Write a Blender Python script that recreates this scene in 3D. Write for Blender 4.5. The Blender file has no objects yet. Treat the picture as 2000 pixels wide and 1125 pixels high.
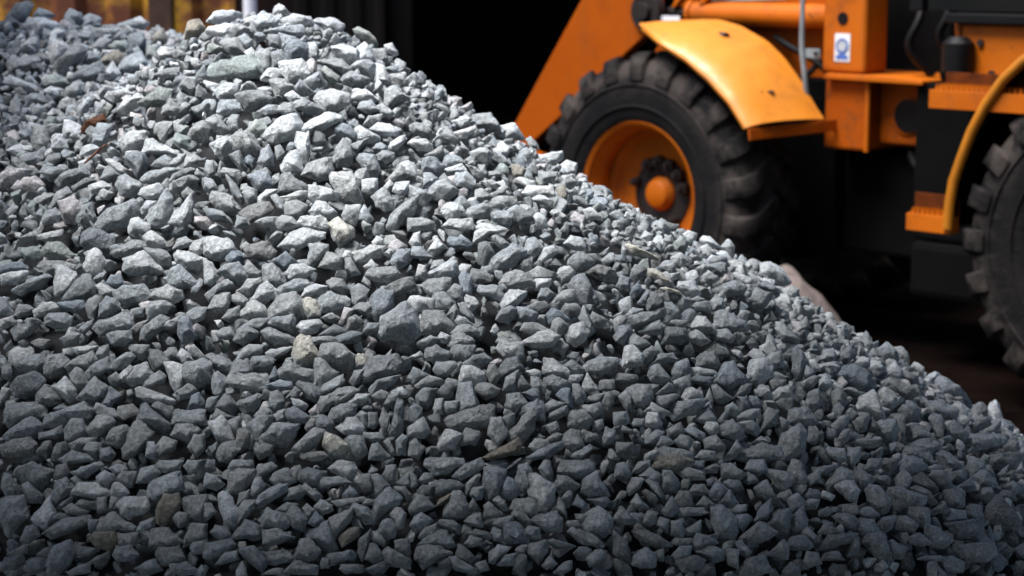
import bpy, bmesh, math, random
import numpy as np
from mathutils import Vector, Matrix, noise
R = math.radians
sc = bpy.context.scene
COL = sc.collection
random.seed(11)
RNG = np.random.default_rng(11)

GROW, ROOM = 1.20, .18

# ---------------------------------------------------------------- helpers
def link(o):
    COL.objects.link(o)
    return o

def tag(o, label=None, cat=None, group=None, kind=None):
    if label: o['label'] = label
    if cat: o['category'] = cat
    if group: o['group'] = group
    if kind: o['kind'] = kind
    return o

def empty(name, loc, rz=0.0):
    o = link(bpy.data.objects.new(name, None))
    o.location = loc
    o.rotation_euler = (0, 0, rz)
    o.empty_display_size = .2
    return o

def mk(name, bm, mat, parent=None, smooth=False, bevel=0.0, seg=2, loc=None, angle=35):
    """links a bmesh as ONE mesh object"""
    if bevel:
        bm.normal_update()
        es = [e for e in bm.edges if len(e.link_faces) == 2 and e.calc_face_angle(0) > R(angle)]
        bmesh.ops.bevel(bm, geom=es, offset=bevel, segments=seg, affect='EDGES', clamp_overlap=True, profile=.6)
    bmesh.ops.recalc_face_normals(bm, faces=bm.faces)
    me = bpy.data.meshes.new(name)
    bm.to_mesh(me)
    bm.free()
    o = link(bpy.data.objects.new(name, me))
    me.materials.append(mat)
    if smooth:
        for p in me.polygons: p.use_smooth = True
        me.set_sharp_from_angle(angle=R(40))
    if parent: o.parent = parent
    if loc is not None: o.location = loc
    return o

def box(bm, x0, x1, y0, y1, z0, z1):
    v = [bm.verts.new(p) for p in ((x0,y0,z0),(x1,y0,z0),(x1,y1,z0),(x0,y1,z0),(x0,y0,z1),(x1,y0,z1),(x1,y1,z1),(x0,y1,z1))]
    for f in ((0,3,2,1),(4,5,6,7),(0,1,5,4),(1,2,6,5),(2,3,7,6),(3,0,4,7)):
        bm.faces.new([v[i] for i in f])
    return bm

def prism(bm, pts, y0, y1):
    """polygon in x,z extruded along y"""
    a = [bm.verts.new((x, y0, z)) for x, z in pts]
    b = [bm.verts.new((x, y1, z)) for x, z in pts]
    bm.faces.new(a); bm.faces.new(b[::-1])
    n = len(pts)
    for i in range(n):
        bm.faces.new((a[i], b[i], b[(i+1) % n], a[(i+1) % n]))
    return bm

def tube(bm, path, r, n=12, caps=True):
    path = [Vector(p) for p in path]
    rings = []
    ref = None
    for i, p in enumerate(path):
        d = (path[min(i+1, len(path)-1)] - path[max(i-1, 0)]).normalized()
        if ref is None:
            ref = d.orthogonal().normalized()
        ref = (ref - d * ref.dot(d)).normalized()
        s = d.cross(ref)
        rr = r[i] if isinstance(r, (list, tuple)) else r
        rings.append([bm.verts.new(p + (ref*math.cos(t) + s*math.sin(t))*rr) for t in [2*math.pi*k/n for k in range(n)]])
    for a, b in zip(rings, rings[1:]):
        for k in range(n):
            bm.faces.new((a[k], a[(k+1) % n], b[(k+1) % n], b[k]))
    if caps:
        bm.faces.new(rings[0][::-1]); bm.faces.new(rings[-1])
    return bm

def lathe(bm, prof, n=64, close=False):
    """profile of (r, y) turned about the y axis"""
    rings = []
    for r, y in prof:
        if r < 1e-6:
            rings.append([bm.verts.new((0, y, 0))]*n)
        else:
            rings.append([bm.verts.new((r*math.cos(2*math.pi*k/n), y, r*math.sin(2*math.pi*k/n))) for k in range(n)])
    pairs = list(zip(rings, rings[1:]))
    if close: pairs.append((rings[-1], rings[0]))
    for a, b in pairs:
        for k in range(n):
            vs = [a[k], a[(k+1) % n], b[(k+1) % n], b[k]]
            u = []
            for v in vs:
                if v not in u: u.append(v)
            if len(u) > 2: bm.faces.new(u)
    return bm

# ---------------------------------------------------------------- materials
class N:
    """tiny node-tree writer"""
    def __init__(s, name):
        s.m = bpy.data.materials.new(name); s.m.use_nodes = True
        s.t = s.m.node_tree; s.n = s.t.nodes; s.l = s.t.links
        s.b = s.n['Principled BSDF']
        s.co = s.n.new('ShaderNodeTexCoord').outputs['Object']
    def set(s, sock, v):
        if hasattr(v, 'is_linked') or isinstance(v, bpy.types.NodeSocket): s.l.new(v, sock)
        else: sock.default_value = v
    def noise(s, scale, detail=6, rough=.6, dist=0, co=None, out='Fac'):
        n = s.n.new('ShaderNodeTexNoise'); n.inputs['Scale'].default_value = scale
        n.inputs['Detail'].default_value = detail; n.inputs['Roughness'].default_value = rough
        n.inputs['Distortion'].default_value = dist
        s.l.new(co or s.co, n.inputs['Vector']); return n.outputs[out]
    def voro(s, scale, co=None, feature='F1', out='Distance'):
        n = s.n.new('ShaderNodeTexVoronoi'); n.feature = feature; n.inputs['Scale'].default_value = scale
        s.l.new(co or s.co, n.inputs['Vector']); return n.outputs[out]
    def ramp(s, v, a, b, c0=0., c1=1.):
        n = s.n.new('ShaderNodeMapRange'); s.l.new(v, n.inputs[0])
        for i, x in enumerate((a, b, c0, c1)): n.inputs[i+1].default_value = x
        return n.outputs[0]
    def math(s, op, a, b=0.):
        n = s.n.new('ShaderNodeMath'); n.operation = op; s.set(n.inputs[0], a); s.set(n.inputs[1], b); return n.outputs[0]
    def mix(s, f, a, b, mode='MIX'):
        n = s.n.new('ShaderNodeMix'); n.data_type = 'RGBA'; n.blend_type = mode
        s.set(n.inputs[0], f); s.set(n.inputs[6], a); s.set(n.inputs[7], b); return n.outputs[2]
    def scale(s, v, xyz):
        n = s.n.new('ShaderNodeMapping'); n.inputs['Scale'].default_value = xyz; s.l.new(v, n.inputs[0]); return n.outputs[0]
    def bump(s, h, dist, strength=1., nrm=None):
        n = s.n.new('ShaderNodeBump'); n.inputs['Distance'].default_value = dist; n.inputs['Strength'].default_value = strength
        s.l.new(h, n.inputs['Height'])
        if nrm: s.l.new(nrm, n.inputs['Normal'])
        s.l.new(n.outputs[0], s.b.inputs['Normal']); return n.outputs[0]
    def done(s, col, rough=.8, metal=0., spec=.5):
        s.set(s.b.inputs['Base Color'], col); s.set(s.b.inputs['Roughness'], rough)
        s.b.inputs['Metallic'].default_value = metal; s.b.inputs['Specular IOR Level'].default_value = spec
        return s.m

def c4(r, g, b): return (r, g, b, 1.)

def mat_stone():
    s = N('crushed_rock')
    a = s.n.new('ShaderNodeAttribute'); a.attribute_name = 'tint'
    big = s.noise(38, 4, .55); mid = s.noise(150, 5, .65); fine = s.noise(620, 3, .7)
    f = s.ramp(big, .3, .7, .70, 1.24)
    f = s.math('MULTIPLY', f, s.ramp(mid, .32, .70, .66, 1.24))
    col = s.mix(1., a.outputs['Color'], c4(1, 1, 1), 'MULTIPLY')
    n = s.n.new('ShaderNodeVectorMath'); n.operation = 'SCALE'; s.l.new(col, n.inputs[0]); s.l.new(f, n.inputs['Scale'])
    dark = s.ramp(fine, .57, .68, 0, .62)
    col = s.mix(dark, n.outputs[0], c4(.09, .095, .105))
    pale = s.ramp(s.noise(310, 2, .5), .64, .72, 0, .35)
    col = s.mix(pale, col, c4(.62, .63, .63))
    # fine seams of darker mineral
    w = s.noise(24, 4, .6, 1.6); seam = s.ramp(s.math('ABSOLUTE', s.math('SUBTRACT', w, .5)), .0, .012, .30, 0.)
    col = s.mix(seam, col, c4(.10, .105, .115))
    h = s.math('ADD', s.math('MULTIPLY', mid, .8), s.math('MULTIPLY', fine, .35))
    h = s.math('ADD', h, s.math('MULTIPLY', big, 1.2))
    s.bump(h, .0065, 1.)
    return s.done(col, .9, 0, .25)

def mat_paint(name, base, worn, rough=.42, dirt=.5, chips=True, spec=.2):
    s = N(name)
    a = s.noise(3.2, 6, .6); b = s.noise(16, 6, .7)
    col = s.mix(s.ramp(a, .35, .7, 0, .5), c4(*base), c4(*worn))
    grime = s.ramp(s.noise(6.5, 9, .72, .6), .52, .72, 0, dirt)
    col = s.mix(grime, col, c4(.055, .030, .014))
    if chips:
        ch = s.ramp(s.noise(21, 5, .62, .3), .685, .70)
        col = s.mix(ch, col, c4(.045, .018, .008))
    streak = s.ramp(s.noise(9, 5, .6, 0, s.scale(s.co, (1, 1, .12))), .6, .78, 0, .35)
    col = s.mix(streak, col, c4(.16, .05, .012))
    s.bump(s.math('ADD', a, s.math('MULTIPLY', b, .25)), .006, .5)
    return s.done(col, s.ramp(b, .3, .7, rough - .05, rough + .2), 0, spec)

def mat_simple(name, base, rough=.7, var=.35, scale=14, metal=0., bump=.003, spec=.4):
    s = N(name)
    a = s.noise(scale, 7, .65)
    col = s.mix(s.ramp(a, .3, .72), c4(*[x*(1-var) for x in base]), c4(*[min(1, x*(1+var)) for x in base]))
    if bump: s.bump(a, bump, .6)
    return s.done(col, rough, metal, spec)

def mat_rubber():
    s = N('tyre_rubber')
    a = s.noise(9, 7, .72, .4); b = s.noise(48, 6, .7)
    x = s.n.new('ShaderNodeSeparateXYZ'); s.l.new(s.co, x.inputs[0])
    r = s.math('SQRT', s.math('ADD', s.math('MULTIPLY', x.outputs[0], x.outputs[0]), s.math('MULTIPLY', x.outputs[2], x.outputs[2])))
    tread = s.math('MULTIPLY', s.ramp(r, .46, .55, .12, 1.), s.ramp(r, .605, .63, 1., .35))           # dried mud sits on the lugs
    mud = s.math('MULTIPLY', s.ramp(a, .40, .60, 0, .95), tread)
    col = s.mix(mud, c4(.0028, .0028, .0036), c4(.045, .037, .033))
    col = s.mix(s.math('MULTIPLY', s.ramp(b, .55, .72, 0, .6), tread), col, c4(.048, .039, .034))
    s.bump(s.math('ADD', a, s.math('MULTIPLY', b, .6)), .012, .8)
    return s.done(col, .85, 0, .15)

def mat_rusty_yellow():
    s = N('rusty_yellow_steel')
    a = s.noise(1.7, 7, .68, .5); b = s.noise(5.5, 8, .7, .8)
    rust = s.math('ADD', s.math('MULTIPLY', a, .65), s.math('MULTIPLY', b, .35))
    col = s.mix(s.ramp(rust, .42, .54), c4(.40, .20, .004), c4(.090, .019, .002))
    col = s.mix(s.ramp(s.noise(13, 6, .7), .58, .72, 0, .8), col, c4(.028, .014, .009))
    s.bump(b, .01, .5)
    return s.done(col, .75)

def mat_ground():
    s = N('dark_dirt')
    a = s.noise(.9, 8, .65); b = s.noise(9, 8, .7)
    col = s.mix(s.ramp(a, .35, .68), c4(.0012, .0007, .0006), c4(.0085, .0046, .0036))
    col = s.mix(s.ramp(b, .55, .75, 0, .4), col, c4(.016, .0100, .0082))
    s.bump(s.math('ADD', a, s.math('MULTIPLY', b, .5)), .05, .8)
    return s.done(col, 1., 0, .02)

M = {
 'rock': mat_stone(),
 'gap_base': mat_simple('gap_shade_base', (.024, .026, .029), .95, .4, 120, 0, .004),  # dark base under the stones, painted as the shade in the gaps
 'step_back': mat_simple('shaded_step_paint', (.085, .018, .002), .7, .5, 14, 0, .003, .1),  # riser colour darkened to paint in the shadow inside the step
 'orange': mat_paint('orange_machine_paint', (.40, .094, .0015), (.29, .055, .0015), .46, .55),
 'arm': mat_paint('arm_orange_paint', (.29, .056, .0015), (.24, .042, .0015), .5, .25, False, .1),
 'orange_dull': mat_paint('dull_orange_paint', (.32, .062, .002), (.17, .028, .002), .55, .9, True, .1),
 'fender': mat_paint('sky_lit_fender_paint', (.60, .205, .016), (.52, .16, .010), .40, .4, True, .6),  # base lifted to paint in the pale sky reflection
 'amber': mat_simple('amber_edge_paint', (.34, .115, .004), .45, .15, 9),
 'rubber': mat_rubber(),
 'black': mat_simple('black_steel', (.0022, .0022, .0026), .5, .4, 8, 0, .003, .2),
 'belly': mat_simple('shade_black_iron', (.0016, .0015, .0016), .85, .4, 8, 0, .003, .08),  # near-black base paints in the deep shade under the machine
 'grease': mat_simple('greasy_iron', (.010, .006, .005), .55, .6, 40),
 'pipe': mat_simple('grey_pipe_paint', (.16, .19, .20), .5, .25, 20),
 'glass': mat_simple('dark_cab_glass', (.004, .005, .006), .12, .1, 3, 0, 0, .5),
 'white': mat_simple('chalky_white_paint', (.62, .63, .68), .6, .12, 8),
 'decal_white': mat_simple('decal_white', (.60, .62, .62), .5, .12, 30, 0, 0),
 'decal_blue': mat_simple('decal_blue', (.05, .11, .36), .5, .1, 30, 0, 0),
 'decal_grey': mat_simple('decal_grey', (.34, .37, .40), .5, .1, 30, 0, 0),
 'rusty': mat_rusty_yellow(),
 'rust_gap': mat_simple('rusty_brown_steel', (.05, .022, .012), .8, .5, 5),
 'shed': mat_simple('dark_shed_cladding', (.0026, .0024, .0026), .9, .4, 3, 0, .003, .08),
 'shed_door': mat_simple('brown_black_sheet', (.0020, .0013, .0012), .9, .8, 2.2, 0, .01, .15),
 'ground': mat_ground(),
 'mound': mat_simple('pale_brown_earth', (.135, .107, .098), .95, .35, 30, 0, .012),
 'twig': mat_simple('brown_bark', (.12, .055, .038), .85, .4, 60),
 'roof': mat_simple('shade_canopy_sheet', (.05, .05, .055), .8, .35, 4),
 'wood': mat_simple('weathered_timber', (.07, .052, .038), .85, .4, 12),
}

# ---------------------------------------------------------------- the heap
HP = [-0.56335, 4.35, 1.57447, 0.73789, 0.12825, -1.43613, 5.37706, 1.49713, 0.61107, 1.0782, -0.00292, 4.12233, 1.16799, 0.6764, 0.36208]
def _cone(x, y, p):
    return p[2] - p[3]*(np.sqrt((x-p[0])**2 + (y-p[1])**2 + p[4]**2) - p[4])
def H(x, y):
    """height of the heap: three rounded cones run into one another"""
    k = 14.
    c = [_cone(x, y, HP[i:i+5]) for i in (0, 5, 10)]
    m = np.maximum(np.maximum(c[0], c[1]), c[2])
    z = m + np.log(sum(np.exp(k*(q-m)) for q in c))/k
    z = z + .020*np.exp(-((x+.30)**2+(y-4.36)**2)/.028) + .022*np.exp(-((x-.57)**2+(y-4.27)**2)/.03) + .016*np.exp(-((x+.83)**2+(y-4.9)**2)/.06)
    return z + .018*np.sin(3.1*x+1.3*y+.5)*np.sin(2.7*y-1.9*x+1.) + .009*np.sin(7.3*x+2)*np.sin(6.1*y+x)
def HN(x, y):
    e = .004
    gx = (H(x+e, y)-H(x-e, y))/(2*e); gy = (H(x, y+e)-H(x, y-e))/(2*e)
    n = np.stack([-gx, -gy, np.ones_like(gx)], -1)
    return n/np.linalg.norm(n, axis=-1, keepdims=True)

TONE = {'g': (.365,.392,.412), 'p': (.59,.62,.645), 'd': (.275,.295,.31), 'b': (.30,.335,.375), 'n': (.355,.395,.39),  # tones hold painted light: d mostly shadow, p lifted for the bright crest
        'w': (.305,.285,.25), 'y': (.60,.585,.53), 'k': (.56,.54,.56), 'r': (.12,.045,.016)}

def roughen(bm, size, cuts, seed, amp=1.):
    """crushed-rock surface on a faceted body: worn edges, dents, grain"""
    bmesh.ops.dissolve_limit(bm, angle_limit=R(7), verts=bm.verts, edges=bm.edges)
    es = [e for e in bm.edges if len(e.link_faces) == 2]
    bmesh.ops.bevel(bm, geom=es, offset=size*.018, segments=1, affect='EDGES', clamp_overlap=True)
    bmesh.ops.triangulate(bm, faces=bm.faces)
    if cuts:
        bmesh.ops.subdivide_edges(bm, edges=bm.edges, cuts=cuts, use_grid_fill=True)
        bmesh.ops.triangulate(bm, faces=[f for f in bm.faces if len(f.verts) > 3])
    bm.normal_update()
    o = Vector((seed*1.37 % 91, seed*2.11 % 83, seed*.73 % 71))
    k1, k2, k3 = 1.5/size, 2.6/size, 7.5/size
    mv = []
    for v in bm.verts:
        p = v.co
        # worn lumps, conchoidal chips meeting in ridges, broken grain
        d = noise.noise(p*k1 + o)*.060 + (noise.voronoi(p*k2 + o)[0][0] - .45)*.115 + noise.noise(p*k3 + o)*.034
        mv.append(p + v.normal*(d*size*amp) + noise.noise_vector(p*k3*.8 + o)*(size*.014))
    for v, c in zip(bm.verts, mv): v.co = c

def arrays(bm):
    bm.verts.index_update()
    return (np.array([v.co for v in bm.verts], np.float32), np.array([[v.index for v in f.verts] for f in bm.faces], np.int32))

def outline_stone(ab, seed, cuts):
    """a chunk of rock whose broad side has the outline ab (metres, in its own plane) and a thickness of its own"""
    rnd = random.Random(seed)
    w, h = np.ptp(ab[:, 0]), np.ptp(ab[:, 1])
    size = math.sqrt(w*h)
    mind = min(w, h)
    c = np.array([rnd.uniform(-.16, .16)*w, rnd.uniform(-.26, .06)*h])
    tf = mind*rnd.uniform(.30, .50); tb = mind*rnd.uniform(.30, .45)
    pts = [(a, b, rnd.uniform(-.05, .05)*mind) for a, b in ab]
    s0 = rnd.uniform(.22, .62)
    skip = rnd.randint(0, 2)
    tiltx, tilty = rnd.uniform(-.25, .25), rnd.uniform(-.3, .15)
    for i, (a, b) in enumerate(ab):
        if (i + skip) % 3 == 0 and len(ab) > 5: continue
        s = s0*rnd.uniform(.75, 1.2)
        x, y = c[0]+(a-c[0])*s, c[1]+(b-c[1])*s
        pts.append((x, y, tf*(1 + tiltx*(x-c[0])/max(w, 1e-4)*2 + tilty*(y-c[1])/max(h, 1e-4)*2)*rnd.uniform(.86, 1.05)))
    for a, b in ab[::2]:
        pts.append((a*.6, b*.6, -tb*rnd.uniform(.7, 1.)))
    bm = bmesh.new()
    for p in pts: bm.verts.new(p)
    r = bmesh.ops.convex_hull(bm, input=bm.verts)
    dead = [g for g in set(r['geom_interior'] + r['geom_unused']) if isinstance(g, bmesh.types.BMVert)]
    bmesh.ops.delete(bm, geom=dead, context='VERTS')
    bmesh.ops.recalc_face_normals(bm, faces=bm.faces)
    roughen(bm, size, cuts, seed, .85)
    return bm

def proto_stone(seed, cuts):
    rnd = random.Random(seed*7+3)
    bm = bmesh.new()
    ax = (1.0, rnd.uniform(.6, .95), rnd.uniform(.42, .75))
    for _ in range(rnd.randint(11, 15)):
        v = Vector((rnd.gauss(0, 1), rnd.gauss(0, 1), rnd.gauss(0, 1))).normalized()
        m = max(abs(x) for x in v)
        v = v.lerp(v/m, .45)*rnd.uniform(.85, 1.08)
        bm.verts.new((v.x*ax[0], v.y*ax[1], v.z*ax[2]))
    r = bmesh.ops.convex_hull(bm, input=bm.verts)
    dead = [g for g in set(r['geom_interior'] + r['geom_unused']) if isinstance(g, bmesh.types.BMVert)]
    bmesh.ops.delete(bm, geom=dead, context='VERTS')
    bmesh.ops.recalc_face_normals(bm, faces=bm.faces)
    roughen(bm, 1.7, cuts, seed+500)
    a = arrays(bm); bm.free()
    return a

def mesh_from(name, V, F, T, mats, mi=None):
    me = bpy.data.meshes.new(name)
    me.vertices.add(len(V)); me.vertices.foreach_set('co', V.astype(np.float32).ravel())
    me.loops.add(F.size); me.loops.foreach_set('vertex_index', F.astype(np.int32).ravel())
    me.polygons.add(len(F)); me.polygons.foreach_set('loop_start', np.arange(0, F.size, 3, dtype=np.int32))
    if mi is not None: me.polygons.foreach_set('material_index', mi.astype(np.int32))
    me.polygons.foreach_set('use_smooth', np.ones(len(F), bool))
    at = me.attributes.new('tint', 'FLOAT_COLOR', 'POINT')
    at.data.foreach_set('color', np.c_[T, np.ones(len(T))].astype(np.float32).ravel())
    for m in mats: me.materials.append(m)
    me.update(calc_edges=True); me.validate()
    return me

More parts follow.
